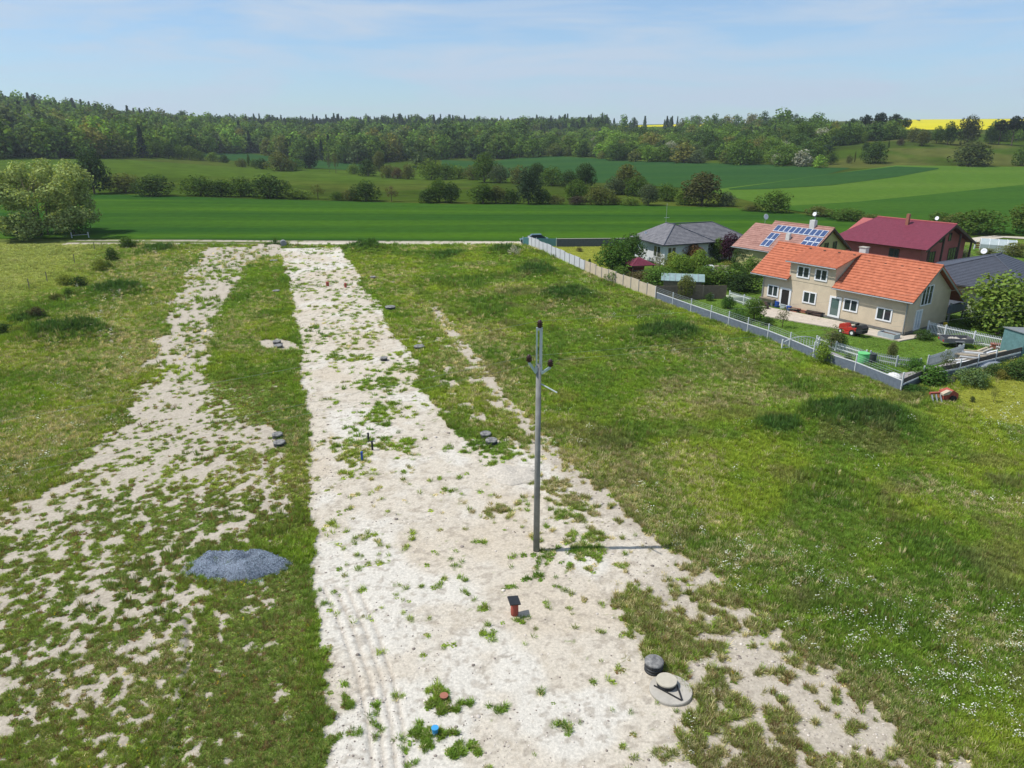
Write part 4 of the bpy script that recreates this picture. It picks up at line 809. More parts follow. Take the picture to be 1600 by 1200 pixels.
# --- house with solar panels
S = house("house", (34.2, 83.4, 0), R(-54), "olive yellow house with faded pink tiles carrying solar panels")
SF = (34.2, 83.4, R(-54))
MB().prism([(.4, 0), (8.4, 0), (8.4, 3.2), (4.5, 5.68), (.4, 3.0)], -8.0, -.45, 'x').prism([(.5, 0), (8.3, 0), (8.3, 2.9), (4.5, 5.2), (.5, 2.95)], -10.4, -8.0, 'x').out("wall", ywall, S)
sl = (5.85 - 2.85) / 4.5; m = MB(); roof_slope(m, (-8.1, 0, 2.85), (0, 0, 2.85), (0, 4.5, 5.85), (-8.1, 4.5, 5.85), 15, .07, .03); roof_slope(m, (-10.9, .1, 2.85), (-8.1, .1, 2.85), (-8.1, 4.5, 5.45), (-10.9, 4.5, 5.45), 14, .05, .03)
roof_slope(m, (0, 8.9, 3.0), (-8.1, 8.9, 3.0), (-8.1, 4.5, 5.85), (0, 4.5, 5.85), 12, .07, .03); roof_slope(m, (-8.1, 8.9, 2.7), (-10.9, 8.9, 2.7), (-10.9, 4.5, 5.45), (-8.1, 4.5, 5.45), 12, .07, .03); m.out("roof", pinktile, S)
for p, q in (((-.03, -.02, 2.78), (-.03, 4.5, 5.78)), ((-.03, 4.5, 5.78), (-.03, 8.9, 2.92))): MB().bar(p, q, .08, .22).out("bargeboard", dwood, S)
MB().tube((-8.1, 4.5, 5.93), (.02, 4.5, 5.93), .1, n=8).out("ridge_tiles", pinktile, S)
for y in (3.6, 5.4): window(S, -.45, y, 3.2, .8, 1.0, R(90), 0, b=.06, fm=dwood)
gutter(S, (-10.9, -.06, 2.82), (0, -.06, 2.82))
def local_on_slope(fr, px, py, z0, s, y0=0.0):
    ox, oy, a = fr; ca, sa = math.cos(a), math.sin(a); A_ = (px - 800) / FPX; B_ = (600 - py) / FPX; d = (A_, math.cos(TH) + B_ * math.sin(TH), -math.sin(TH) + B_ * math.cos(TH))
    o = (-ox * ca - oy * sa, ox * sa - oy * ca, CAM_H); dl = (d[0] * ca + d[1] * sa, -d[0] * sa + d[1] * ca, d[2]); t = (z0 + s * (o[1] - y0) - o[2]) / (dl[2] - s * dl[1]); return Vector([o[i] + t * dl[i] for i in range(3)])
pv = mat("solar_cell", (.035, .065, .16), .25, .2, 4, spec=.6); pvf = mat("solar_frame", (.6, .63, .68), .4, .05)
def panels(tl, tr, br_, bl, nx, ny):
    P4 = [local_on_slope(SF, *p, 2.95, sl) for p in (tl, tr, br_, bl)]
    x0 = (P4[0].x + P4[3].x) / 2; x1 = (P4[1].x + P4[2].x) / 2; y1 = (P4[0].y + P4[1].y) / 2; y0 = (P4[2].y + P4[3].y) / 2
    for i in range(nx):
        for j in range(ny):
            a, b = x0 + (x1 - x0) * i / nx + .02, x0 + (x1 - x0) * (i + 1) / nx - .02; c, d = y0 + (y1 - y0) * j / ny + .02, y0 + (y1 - y0) * (j + 1) / ny - .02
            m = MB(); z_ = lambda y, o_: 2.85 + sl * y + o_
            def q(a, b, c, d, o_): m.add([(a, c, z_(c, o_)), (b, c, z_(c, o_)), (b, d, z_(d, o_)), (a, d, z_(d, o_)), (a, c, z_(c, o_ - .04)), (b, c, z_(c, o_ - .04)), (b, d, z_(d, o_ - .04)), (a, d, z_(d, o_ - .04))], [(0, 1, 2, 3), (0, 4, 5, 1), (1, 5, 6, 2), (2, 6, 7, 3), (3, 7, 4, 0)])
            q(a, b, c, d, .20); m.cm = 1; q(a + .045, b - .045, c + .045, d - .045, .212); m.out("solar_panel", [pvf, pv], S)
panels((1213.4, 352.9), (1295.7, 361), (1288.6, 370.9), (1207.2, 363), 10, 1); panels((1204, 364.3), (1218.9, 365.8), (1201.7, 387), (1186.8, 385), 2, 2); panels((1259.6, 370.6), (1286.3, 372.6), (1276.1, 387.5), (1248.7, 385), 3, 2)
c = MB().box(-3.0, -2.35, 4.0, 4.6, 5.2, 6.6).out("chimney", chim, S); dish(S, (-2.6, 4.3, 6.6), .25, .7); MB().tube((-2.5, 4.3, 6.6), (-2.5, 4.3, 7.7), .02, n=5).tube((-2.9, 4.3, 7.5), (-2.1, 4.3, 7.5), .015, n=5).tube((-2.8, 4.3, 7.25), (-2.2, 4.3, 7.25), .015, n=5).out("aerial", steel, S)
MB().box(-7.0, -6.1, 2.0, 2.75, 4.15, 4.40).out("roof_window", dglass, S); MB().box(-4.6, -4.1, 1.9, 2.3, 4.0, 5.0).out("chimney", chim, S)
# --- maroon house
M_ = house("house", (50.3, 88.0, 0), R(-54), "red walled house under a large plain maroon roof")
MB().prism([(.7, 0), (12.4, 0), (12.4, 3.05), (6.6, 5.35), (.7, 3.0)], -12.2, -1.0, 'x').out("wall", rwall, M_)
m = MB(); roof_slope(m, (-12.8, 0, 2.95), (0, 0, 2.95), (0, 6.6, 5.55), (-12.8 + 2.6, 6.6, 5.55), 26, .08, .018); roof_slope(m, (0, 13.2, 2.75), (-12.8, 13.2, 2.75), (-10.2, 6.6, 5.55), (0, 6.6, 5.55), 20, .08, .018)
roof_slope(m, (-12.8, 13.2, 2.75), (-12.8, 0, 2.95), (-10.2, 6.6, 5.55), (-10.2, 6.6, 5.55), 20, .08, .018); m.out("roof", maroon, M_)
MB().tube((-10.2, 6.6, 5.66), (.02, 6.6, 5.66), .1, n=8).out("ridge_tiles", mat("maroon_ridge", (.32, .07, .07), .6), M_)
for p, q in (((-.04, -.02, 2.86), (-.04, 6.6, 5.46)), ((-.04, 6.6, 5.46), (-.04, 13.2, 2.66))): MB().bar(p, q, .1, .26).out("bargeboard", dwood, M_)
for y in (5.1, 7.3): window(M_, -1.0, y, 3.35, .75, 1.05, R(90), 0, b=.06, fm=dwood)
window(M_, -4.9, .7, 1.3, 1.3, 1.35, 0, 1, b=.08, fm=dwood); window(M_, -1.0, 3.0, .1, 1.5, 2.3, R(90), 1, 'door', b=.08, fm=dwood); window(M_, -1.0, 8.0, .5, 2.2, 1.9, R(90), 2, b=.08, fm=dwood)
MB().box(-5.7, -5.35, 5.2, 5.6, 4.6, 6.5).out("chimney", brick, M_); dish(M_, (-2.6, 6.9, 5.4), .25, .7)
for y in (1.0, 4.4, 8.8, 12.3): MB().box(-.35, -.15, y, y + .2, 0, 3.2 if y in (1.0, 12.3) else 4.2).out("porch_post", dwood, M_)
MB().box(-.9, -.14, .7, 12.6, .02, .25).out("porch_deck", wood, M_)
# --- bungalow
def hip(m, x0, x1, y0, y1, ze, zr, ra, rb, n=14, axis='x'):
    if axis == 'x':
        yc = (y0 + y1) / 2; A, B = (ra, yc, zr), (rb, yc, zr)
        roof_slope(m, (x0, y0, ze), (x1, y0, ze), B, A, n); roof_slope(m, (x1, y1, ze), (x0, y1, ze), A, B, n); roof_slope(m, (x0, y1, ze), (x0, y0, ze), A, A, n); roof_slope(m, (x1, y0, ze), (x1, y1, ze), B, B, n); hl = [((x0, y0, ze), A), ((x0, y1, ze), A), ((x1, y0, ze), B), ((x1, y1, ze), B), (A, B)]
    else:
        xc = (x0 + x1) / 2 if ra is None else None
    return hl
B_ = house("bungalow", (19.6, 93.9, 0), R(22), "white bungalow with a hipped grey slate roof beyond the thujas")
m = MB(); m.box(.6, 7.4, .6, 7.9, 0, 2.75); m.box(7.4, 13.6, 1.6, 7.4, 0, 2.74); m.out("wall", bwall, B_)
m = MB(); V0, V1, V2, V3 = (0, 0, 2.68), (8, 0, 2.68), (8, 8.5, 2.68), (0, 8.5, 2.68); A1, A2 = (3.6, 3.2, 4.75), (3.6, 5.4, 4.75)
for q in ((V0, V1, A1, A1), (V1, V2, A2, A1), (V2, V3, A2, A2), (V3, V0, A1, A2)): roof_slope(m, *q, 14, .06, .03)
hl = hip(m, 5.0, 14.4, 1.0, 8.0, 2.70, 4.62, 5.4, 10.6, 14)
m.out("roof", slate, B_)
for p, q in [(V0, A1), (V1, A1), (A1, A2), ((14.4, 1.0, 2.7), (10.6, 4.5, 4.62)), ((3.6, 4.5, 4.72), (10.6, 4.5, 4.62)), ((14.4, 8.0, 2.7), (10.6, 4.5, 4.62))]: MB().tube((p[0], p[1], p[2] + .1), (q[0], q[1], q[2] + .12), .07, n=6).out("ridge_tiles", darktile, B_)
for x0, x1, y in ((0, 8, -.06), (8, 14.4, .94)): gutter(B_, (x0, y, 2.66), (x1, y, 2.66), dark, .07)
MB().tube((-.06, 0, 2.66), (-.06, 8.5, 2.66), .07, n=6).out("gutter", dark, B_)
window(B_, .6, 3.2, .8, 1.7, 1.5, R(-90), 1, b=.08); window(B_, 1.0, .6, .3, 1.3, 2.0, 0, 1, b=.08); window(B_, 4.6, .6, 1.0, 1.0, 1.2, 0, 0, b=.08); window(B_, 9.2, 1.6, 1.0, 1.5, 1.2, 0, 1, b=.08)
MB().tube((3.6, 5.3, 4.7), (3.6, 5.3, 7.4), .02, n=5).tube((3.3, 5.3, 5.5), (4.1, 5.3, 5.5), .03, n=5).out("aerial", steel, B_); dish(B_, (1.0, 6.2, 3.0), .2, .5)
# --- dark hipped house on the right edge
D_ = house("bungalow", (39.3, 73.2, 0), R(-47), "house with a dark tiled hipped roof behind the tan house")
MB().box(.7, 11.2, .7, 11, 0, 2.72).out("wall", mat("cream_render", (.50, .52, .42), .9, .06), D_)
m = MB(); W0, W1, W2, W3 = (0, 0, 2.66), (11.9, 0, 2.66), (11.9, 11.6, 2.66), (0, 11.6, 2.66); P1, P2 = (7.0, 4.7, 5.05), (7.0, 7.0, 5.05)
for q in ((W0, W1, P1, P1), (W1, W2, P2, P1), (W2, W3, P2, P2), (W3, W0, P1, P2)): roof_slope(m, *q, 22, .07, .03)
m.out("roof", darktile, D_)
for p, q in [(W0, P1), (W1, P1), (P1, P2), (W3, P2)]: MB().tube((p[0], p[1], p[2] + .1), (q[0], q[1], q[2] + .12), .07, n=6).out("ridge_tiles", darktile, D_)
gutter(D_, (0, -.07, 2.64), (11.9, -.07, 2.64), dark, .08); window(D_, 3.2, .7, .9, 1.6, 1.4, 0, 1, b=.08); window(D_, 7.6, .7, .2, 1.1, 2.1, 0, 0, 'door', b=.08)
dish(D_, (5.0, 8.8, 4.1), .3, .8)
# ------------------------------------------------------------------ fences
def cumpts(pts, step):
    P = [np.array(p[:2], float) for p in pts]; out_ = []
    for a, b in zip(P[:-1], P[1:]):
        k = max(1, int(round(np.hypot(*(b - a)) / step)))
        for i in range(k): out_.append(a + (b - a) * i / k)
    out_.append(P[-1]); return out_
def fence_root(name, pts, label, cat="fence"): p = pts[0]; return empty(name, (float(p[0]), float(p[1]), 0), 0, label, cat)
def seg_part(root, name, p, q, z0, z1, th_, mt, sub=None):
    m = MB(); o = root.location; za, zb = hz(*p), hz(*q); a = Vector((p[0] - o.x, p[1] - o.y, 0)); b = Vector((q[0] - o.x, q[1] - o.y, 0)); d = (b - a).normalized(); n_v = Vector((-d.y, d.x, 0)) * th_ / 2
    V = []
    for pt, zz in ((a, za), (b, zb)):
        for s, h in ((-1, z0), (1, z0), (1, z1), (-1, z1)): V.append(tuple(pt + n_v * s + Vector((0, 0, zz + h))))
    m.add(V, [(0, 1, 2, 3), (7, 6, 5, 4), (0, 4, 5, 1), (1, 5, 6, 2), (2, 6, 7, 3), (3, 7, 4, 0)]); return m.out(name, mt, root)
def post(root, p, h, r_, mt, name='post'):
    o = root.location; z = hz(*p); return MB().box(p[0] - o.x - r_, p[0] - o.x + r_, p[1] - o.y - r_, p[1] - o.y + r_, z - .1, z + h).out(name, mt, root)
cw = mat("pale_concrete_panel", (.50, .51, .53), .9, .1, 2); cb = mat("beige_concrete_panel", (.50, .42, .31), .9, .1, 2); cpost = mat("grey_concrete_post", (.28, .28, .28), .9, .1)
pts = cumpts(FENCE[:3], 1.72); F1 = fence_root("concrete_fence", pts, "long concrete panel fence turning from white to beige along the meadow", "fence")
for i, (p, q) in enumerate(zip(pts[:-1], pts[1:])):
    d = (q - p) / np.hypot(*(q - p)) * .07; seg_part(F1, "panel", p + d, q - d, -.1, 1.38 + .05 * ((i * 7) % 3 - 1), .05, cw if i < 13 else cb); post(F1, p, 1.44, .06, cpost)
post(F1, pts[-1], 1.35, .06, whitep)
def wirefence(pts, label, boards, top, wires, name="mesh_fence", step=2.9, pm=None):
    P = cumpts(pts, step) if step else [np.array(p) for p in pts]; rt = fence_root(name, P, label)
    for p, q in zip(P[:-1], P[1:]):
        for (z0, z1, mt, nm) in boards: seg_part(rt, nm, p, q, z0, z1, .04, mt)
        if wires:
            m = MB(); o = rt.location; za, zb = hz(*p), hz(*q)
            for z in wires: m.bar((p[0] - o.x, p[1] - o.y, za + z), (q[0] - o.x, q[1] - o.y, zb + z), .014, .014)
            k = int(np.hypot(*(q - p)) / .25)
            for j in range(1, k): t = j / k; x, y = p[0] + (q[0] - p[0]) * t - o.x, p[1] + (q[1] - p[1]) * t - o.y; zz = za + (zb - za) * t; m.bar((x, y, zz + wires[0]), (x, y, zz + wires[-1]), .008, .008)
            m.out("wire_grid", steel, rt)
    for p in P: post(rt, p, top, .04, pm or whitep)
    return rt
wirefence(FENCE[2:], "grey board and wire fence with white posts along the tan house garden", [(-.05, .76, slatebl, "board"), (.765, .81, whitep, "rail")], 1.38, [.85, 1.0, 1.15, 1.32])
LOWF = [W(*p) for p in [(1407, 612), (1440, 597), (1497, 585), (1525, 577), (1553, 570), (1600, 558), (1700, 530)]]
wirefence(LOWF, "dark board fence with white stripe closing the garden towards the lower lawn", [(-.05, .42, slatebl, "board"), (.425, .52, whitep, "rail"), (.56, .9, mat("brown_board", (.09, .08, .075), .8, .2), "board")], 1.2, None, "board_fence", None)
teal = mat("teal_mesh", (.09, .22, .22), .6, .15); pts = [W(817, 383), W(838, 384.5), W(869, 385)]
F3 = fence_root("gate_fence", pts, "teal sheeted fence piece by the parked car", "fence"); [seg_part(F3, "panel", np.array(p), np.array(q), 0, 1.15, .03, teal) for p, q in zip(pts[:-1], pts[1:])]; [post(F3, p, 1.25, .04, whitep) for p in pts]
pts = cumpts([W(870, 385.5), W(985, 384)], 2.0); F4 = fence_root("stone_wall", pts, "low dark grey block wall at the back of the yellow lawn", "wall"); blk = mat("dark_block", (.10, .11, .12), .95, .25, 6, .5, 18)
for p, q in zip(pts[:-1], pts[1:]): seg_part(F4, "wall_section", p, q, 0, 1.15, .2, blk)
seg_part(F4, "coping", pts[0], pts[-1], 1.155, 1.2, .28, conc)
def picket(pts, label, h=.95, mt=None, gap=.13):
    P = cumpts(pts, 2.2); rt = fence_root("picket_fence", P, label); mt = mt or whitep; o = rt.location
    for p, q in zip(P[:-1], P[1:]):
        m = MB(); L_ = np.hypot(*(q - p)); k = int(L_ / gap); a = (q - p) / L_
        for j in range(k):
            c = p + (q - p) * (j + .5) / k; z = hz(*c); m.bar((c[0] - o.x, c[1] - o.y, z + .06), (c[0] - o.x + a[0] * .001, c[1] - o.y, z + h), .055, .02)
        for zz in (.25, h - .2): m.bar((p[0] - o.x, p[1] - o.y, hz(*p) + zz), (q[0] - o.x, q[1] - o.y, hz(*q) + zz), .03, .07)
        m.out("picket_panel", mt, rt)
    for p in P: post(rt, p, h + .08, .05, mt)
    return rt
greyp = mat("weathered_white", (.42, .45, .45), .8, .15, 6)
picket([W(1139, 470), W(1185, 483)], "white picket fence joining the left corner of the tan house", 1.0)
picket([W(1448, 521), W(1475, 528), W(1520, 538), W(1580, 551)], "long white picket fence right of the tan house gable", 1.1)
picket([W(1275, 540), W(1305, 549), W(1352, 563)], "white low picket fence along the lawn beside the green barrel", .75)
picket([W(1358, 565), W(1400, 573), W(1436, 577)], "weathered picket fence between lawn and vegetable beds", .8, greyp)
picket([W(1448, 575), W(1475, 566), W(1502, 557)], "grey green picket fence slanting towards the trailer", .95, greyp)
F5 = fence_root("wooden_fence", [W(1025, 468)], "brown plank fence at the back of the tan house garden", "fence")
for p, q in zip(cumpts([W(1025, 468), W(1134, 467)], 2.2)[:-1], cumpts([W(1025, 468), W(1134, 467)], 2.2)[1:]): seg_part(F5, "plank_panel", p, q, 0, 1.45, .04, mat("brown_plank", (.17, .13, .095), .9, .25, 4)); post(F5, p, 1.5, .05, wood)
brf = mat("red_brown_rail", (.22, .08, .06), .8, .2); P = cumpts([W(1522, 389, 0), W(1560, 390), W(1602, 392), W(1700, 398)], 3.4); F6 = fence_root("rail_fence", P, "red brown rail fence with white posts behind the greenhouse", "fence")
for p, q in zip(P[:-1], P[1:]):
    for z in (.15, .45, .75): seg_part(F6, "rail", p, q, z, z + .16, .03, brf)
for p in P: post(F6, p, 1.25, .07, whitep)
# paved strips, terraces
pave = mat("pale_paving", (.46, .40, .33), .9, .12, 2, .2, 12); pave2 = mat("grey_gravel_bed", (.27, .25, .25), .95, .2, 6, .4, 30)
def slab(name, pxs, m_, lift, label):
    P = [W(*p) for p in pxs]; V = [(x, y, hz(x, y) + lift) for x, y in P] + [(x, y, hz(x, y) - .05) for x, y in P]; n = len(P)
    o = mk(name, V, [tuple(range(n))[::-1] if sum((P[i][0] * P[(i + 1) % n][1] - P[(i + 1) % n][0] * P[i][1]) for i in range(n)) < 0 else tuple(range(n))] + [(i, (i + 1) % n, n + (i + 1) % n, n + i) for i in range(n)], m_); return tag(o, label, "paving", kind="structure")
slab("path", [(1186, 478), (1305, 502), (1412, 526), (1440, 521), (1452, 525), (1405, 534), (1300, 513), (1240, 503), (1196, 495), (1180, 484)], pave, .09, "pale paved path along the front of the tan house")
slab("path", [(1290, 560), (1345, 580), (1407, 598), (1450, 588), (1500, 575), (1500, 563), (1440, 580), (1400, 586), (1350, 573), (1300, 552)], pave2, .09, "gravel strip along the inside of the board fence")
slab("yard", [(1500, 560), (1592, 546), (1600, 552), (1560, 565), (1500, 578)], conc, .10, "pale concrete yard where the timber lies")
# ------------------------------------------------------------------ garden trees and shrubs
GP = "garden trees and shrubs between the houses"
for px, py, w_, h, k, c, lb in [
    (957, 428, 50, 46, 'leafy', (.060, .115, .022), "large dense green tree hanging over the beige concrete fence"), (985, 410, 40, 38, 'leafy', (.050, .095, .022), "dark green tree between the big fence tree and the bungalow wall"),
    (921, 417, 12, 12, 'column', DK, "small dark thuja at the corner of the yellow lawn"), (975, 428, 12, 34, 'column', LTG, "narrow light green tree just left of the red roofed gazebo"),
    (1000, 444, 34, 18, 'shrub', (.10, .085, .04), "reddish brown shrub behind the beige fence, below the gazebo"), (1028, 452, 44, 30, 'leafy', (.085, .15, .03), "bright green shrub at the end of the beige fence"),
    (1030, 428, 26, 30, 'loose', (.14, .14, .08), "thin grey branched tree above the bright green shrub"), (1050, 424, 26, 26, 'shrub', (.16, .20, .035), "yellow green bush in the middle of the bungalow garden"),
    (1062, 432, 34, 30, 'leafy', LTG, "light green tree right of the yellow green bush"), (1082, 412, 28, 28, 'leafy', (.15, .09, .035), "orange leaved tree in front of the bungalow wall"),
    (1092, 430, 28, 36, 'leafy', LTG, "light green tree right of the orange leaved one"), (1097, 405, 22, 26, 'leafy', (.10, .16, .035), "pale green tree against the bungalow wall"), (1098, 447, 34, 26, 'leafy', MD, "green tree over the right end of the tin roof"),
    (1124, 446, 50, 28, 'shrub', MD, "broad green shrub above the right end of the plank fence"), (1121, 408, 26, 30, 'leafy', (.07, .115, .025), "green tree left of the purple leaved tree"),
    (1139, 410, 32, 38, 'leafy', (.045, .018, .030), "dark purple leaved tree beside the bungalow"), (1160, 420, 34, 36, 'leafy', (.06, .095, .035), "grey green tree in front of the solar house"),
    (1172, 432, 28, 28, 'shrub', MD, "green shrub at the left corner of the tan roof"), (1160, 455, 44, 26, 'shrub', (.028, .05, .018), "very dark green hedge left of the tan house"), (1070, 467, 26, 32, 'leafy', OL, "slender tree in front of the brown plank fence"),
    (1047, 467, 14, 10, 'shrub', (.20, .19, .04), "small yellow bush by the first wire fence post"), (1109, 470, 10, 12, 'shrub', DK, "tiny dark plant against the plank fence"),
    (1137, 482, 20, 17, 'leafy', (.045, .10, .02), "small round green tree on the lawn near the plank fence"), (1152, 504, 26, 22, 'shrub', (.06, .12, .025), "round green bush leaning over the wire fence"), (1178, 500, 28, 30, 'leafy', MD, "bushy tree before the terrace of the tan house"),
    (1176, 486, 14, 20, 'loose', (.35, .33, .30), "blossoming little tree with pale flowers at the terrace"), (1198, 508, 16, 12, 'shrub', DK, "dark low bush between the two young trees on the lawn"), (1222, 512, 24, 30, 'loose', (.12, .12, .06), "young see-through tree in the middle of the lawn"),
    (1298, 548, 38, 38, 'loose', (.11, .12, .045), "reddish green tree beside the white low picket fence"), (1309, 546, 24, 22, 'leafy', DK, "dark green bush right of the reddish green tree"), (1283, 568, 22, 34, 'shrub', (.13, .19, .03), "bright yellow green bush growing through the wire fence"),
    (1392, 562, 14, 26, 'leafy', (.12, .13, .05), "reddish slim shrub in the weathered picket fence"), (1429, 578, 28, 18, 'shrub', (.06, .13, .025), "bright green shrub at the end of the weathered picket fence"), (1368, 580, 44, 8, 'shrub', (.07, .14, .025), "low row of vegetables in the bed behind the pickets"),
    (1441, 530, 22, 14, 'shrub', DK, "low dark juniper by the gable door of the tan house"), (1452, 598, 46, 24, 'shrub', (.065, .13, .025), "wide green bush outside the board fence, nearest the corner"), (1476, 585, 26, 36, 'loose', (.10, .12, .06), "thin tree standing before the board fence"),
    (1520, 602, 36, 26, 'shrub', (.10, .15, .06), "whitish green flowering bush outside the board fence"), (1550, 588, 26, 18, 'shrub', (.06, .10, .03), "dark green bush right of the whitish flowering one"), (1563, 592, 16, 14, 'shrub', (.18, .17, .04), "yellow flowering bush by the lower lawn"),
    (1590, 590, 40, 26, 'shrub', DK, "dark green bush near the right end of the board fence"), (1606, 580, 30, 24, 'shrub', LTG, "pale bush on the right edge before the board fence"), (1425, 612, 30, 10, 'shrub', (.04, .09, .02), "low dark weeds at the foot of the fence corner"),
    (1558, 522, 88, 80, 'leafy', (.125, .18, .035), "bright yellow green tree in front of the dark tiled house"), (1530, 508, 44, 30, 'shrub', (.06, .10, .025), "dark green shrub beneath the bright yellow green tree"), (1590, 520, 34, 44, 'leafy', (.06, .095, .03), "darker tree behind the teal shed"),
    (1552, 628, 14, 22, 'loose', (.17, .18, .05), "spindly young tree on the lower lawn"), (1519, 628, 6, 9, 'shrub', (.06, .08, .03), "tiny sapling on the lower lawn"), (1353, 395, 26, 30, 'spruce', (.028, .045, .022), "dark spruce left of the maroon roof"),
    (1505, 408, 16, 16, 'shrub', (.12, .14, .08), "grey green shrub by the porch of the maroon house"), (1488, 409, 20, 10, 'shrub', (.15, .14, .04), "yellowish low shrub by the porch of the maroon house"), (1585, 400, 36, 18, 'shrub', OL, "olive bush right of the greenhouse")]:
    plant_px(px, py, w_ * 1.3, h * 1.12, k, tuple(q * 1.3 for q in c), lb, GP)
for i, px in enumerate([1022, 1029, 1036, 1043, 1050, 1057, 1064, 1071]):
    plant_px(px, 409 - i * .6, 12, 23 + (i * 5) % 5, 'column', (.024, .050, .020), "dark slim thuja before the bungalow wall, %s in its row" % (["leftmost"] + [o_ + " from the left" for o_ in ORD[1:7]] + ["rightmost"])[i], "thuja row before the bungalow")
for px, py, w_, h, k, c, lb in [(968, 440, 40, 24, 'shrub', (.07, .12, .025), "low green shrub behind the beige fence left of the reddish brown one"), (1012, 440, 30, 20, 'shrub', (.06, .10, .03), "dull green shrub between gazebo and bright green shrub"), (1073, 425, 30, 24, 'shrub', (.07, .12, .03), "rounded green bush in front of the orange leaved tree"),
                             (1108, 425, 26, 22, 'shrub', (.09, .13, .03), "bush with light leaves before the white and brown tunnel"), (1150, 436, 34, 26, 'leafy', (.06, .11, .025), "green tree behind the small blue pool"), (1040, 440, 30, 24, 'leafy', (.10, .16, .03), "light green little tree left of the pale green tin roof"),
                             (1183, 420, 26, 30, 'leafy', (.07, .12, .03), "green tree touching the wall of the solar house"), (1135, 426, 24, 18, 'shrub', (.16, .17, .04), "yellowish shrub right of the white and brown tunnel"), (945, 398, 14, 9, 'shrub', (.14, .15, .04), "tiny yellowish shrub at the foot of the dark block wall"), (905, 393, 12, 7, 'shrub', (.16, .15, .06), "low flowering plant by the left part of the dark block wall"),
                             (1475, 415, 24, 14, 'shrub', (.05, .08, .03), "dark green shrub behind the tan ridge, before the red porch"), (1540, 398, 30, 10, 'shrub', (.14, .15, .06), "pale low plants beside the greenhouse"), (1325, 562, 12, 10, 'shrub', (.07, .12, .03), "low green plant left of the bright green barrel")]:
    plant_px(px, py, w_, h, k, tuple(q * 1.2 for q in c), lb, GP)
# ------------------------------------------------------------------ things in the gardens
def at_px(px, py): x, y, z = G(px, py); return (x, y, z)
def thing(name, px, py, rz, label, cat, group=None): return empty(name, at_px(px, py), R(rz), label, cat, group)
redp = mat("red_paint", (.42, .035, .025), .35, .1, 5); redf = mat("faded_red", (.33, .075, .05), .7, .2, 5); rubber = mat("rubber", (.02, .02, .021), .8, .2); bluep = mat("blue_plastic", (.02, .07, .30), .4, .1); greenp = mat("green_plastic", (.12, .48, .16), .45, .08); yelp = mat("yellow_plastic", (.6, .42, .03), .5, .1)
# ride-on mower
t = thing("ride_on_mower", 1328, 522, -60, "red ride-on mower with black grass box on the lawn before the tan house", "lawn mower")
m = MB(); m.prism([(-1.0, .35), (-.95, .78), (-.35, .92), (-.1, .62), (.1, .6), (.1, .35)], -.3, .3, 'y'); m.out("hood", redp, t); MB().prism([(.1, .35), (.15, .6), (.55, .72), (.75, .7), (.75, .4)], -.42, .42, 'y').out("rear_fender", redp, t)
s = MB().box(.15, .55, -.22, .22, .72, .8).box(.5, .6, -.22, .22, .8, 1.1).out("seat", rubber, t); m = MB(); m.tube((-.15, 0, .7), (.02, 0, 1.0), .02, n=6); m.lathe([(.15, 0), (.17, .015), (.15, .03), (.13, .015)], (.02, 0, .98), 14); m.out("steering_wheel", rubber, t)
for x, y, r_, wd in ((-.7, .36, .2, .14), (-.7, -.36, .2, .14), (.5, .44, .28, .2), (.5, -.44, .28, .2)):
    m = MB(); m.tube((x, y - wd / 2, r_), (x, y + wd / 2, r_), r_, n=16); q = m.out("wheel", rubber, t); MB().tube((x, y - wd / 2 - .005, r_), (x, y + wd / 2 + .005, r_), r_ * .5, n=12).out("rim", white, q)
MB().prism([(.8, .35), (.8, 1.0), (1.1, 1.05), (1.4, .85), (1.35, .35)], -.4, .4, 'y').out("grass_box", rubber, t); MB().box(-.45, .3, -.5, .5, .1, .3).out("mowing_deck", redp, t)
# planter box
t = thing("raised_bed", 1388, 528, -58, "pale grey raised planter box at the edge of the path", "planter"); zb = mat("pale_blue_board", (.38, .42, .44), .7, .1, 4)
for a in ((-.75, .75, -.45, -.40), (-.75, .75, .40, .45)): MB().box(*a, 0, .48).out("side_board", zb, t)
for a in ((-.75, -.70), (.70, .75)): MB().box(*a, -.398, .398, 0, .478).out("end_board", zb, t)
MB().box(-.69, .69, -.39, .39, 0, .36).out("soil", mat("soil", (.10, .07, .05), .95, .3, 8), t)
# trailer
t = thing("car_trailer", 1492, 541, -8, "dark open trailer loaded with rubble near the white picket fence", "trailer")
MB().box(-1.15, 1.05, -.62, .62, .42, .48).out("bed", zinc, t)
for a in ((-1.15, 1.05, -.64, -.60), (-1.15, 1.05, .60, .64), (-1.17, -1.13, -.59, .59), (1.03, 1.07, -.59, .59)): MB().box(*a, .485, .80).out("side_panel", mat("trailer_side", (.12, .12, .13), .6, .2), t)
for y in (-.75, .75): q = MB().tube((0, y - .08, .27), (0, y + .08, .27), .27, n=16).out("wheel", rubber, t); MB().tube((0, y - .09, .27), (0, y + .09, .27), .13, n=10).out("rim", white, q); MB().box(-.35, .35, y - .1, y + .1, .56, .60).out("mudguard", zinc, t)
MB().bar((1.05, 0, .42), (2.1, 0, .40), .08, .08).out("drawbar", zinc, t); [MB().box(-1.19, -1.17, y - .1, y + .1, .5, .62).out("tail_light", redp, t) for y in (-.45, .45)]
V = MB(); [V.lathe([(.05, 0), (.22, .05), (.18, .18), (.04, .25)], (random.uniform(-.8, .8), random.uniform(-.4, .4), .49), 7) for _ in range(9)]; o = V.out("rubble", conc, t); o["kind"] = "stuff"
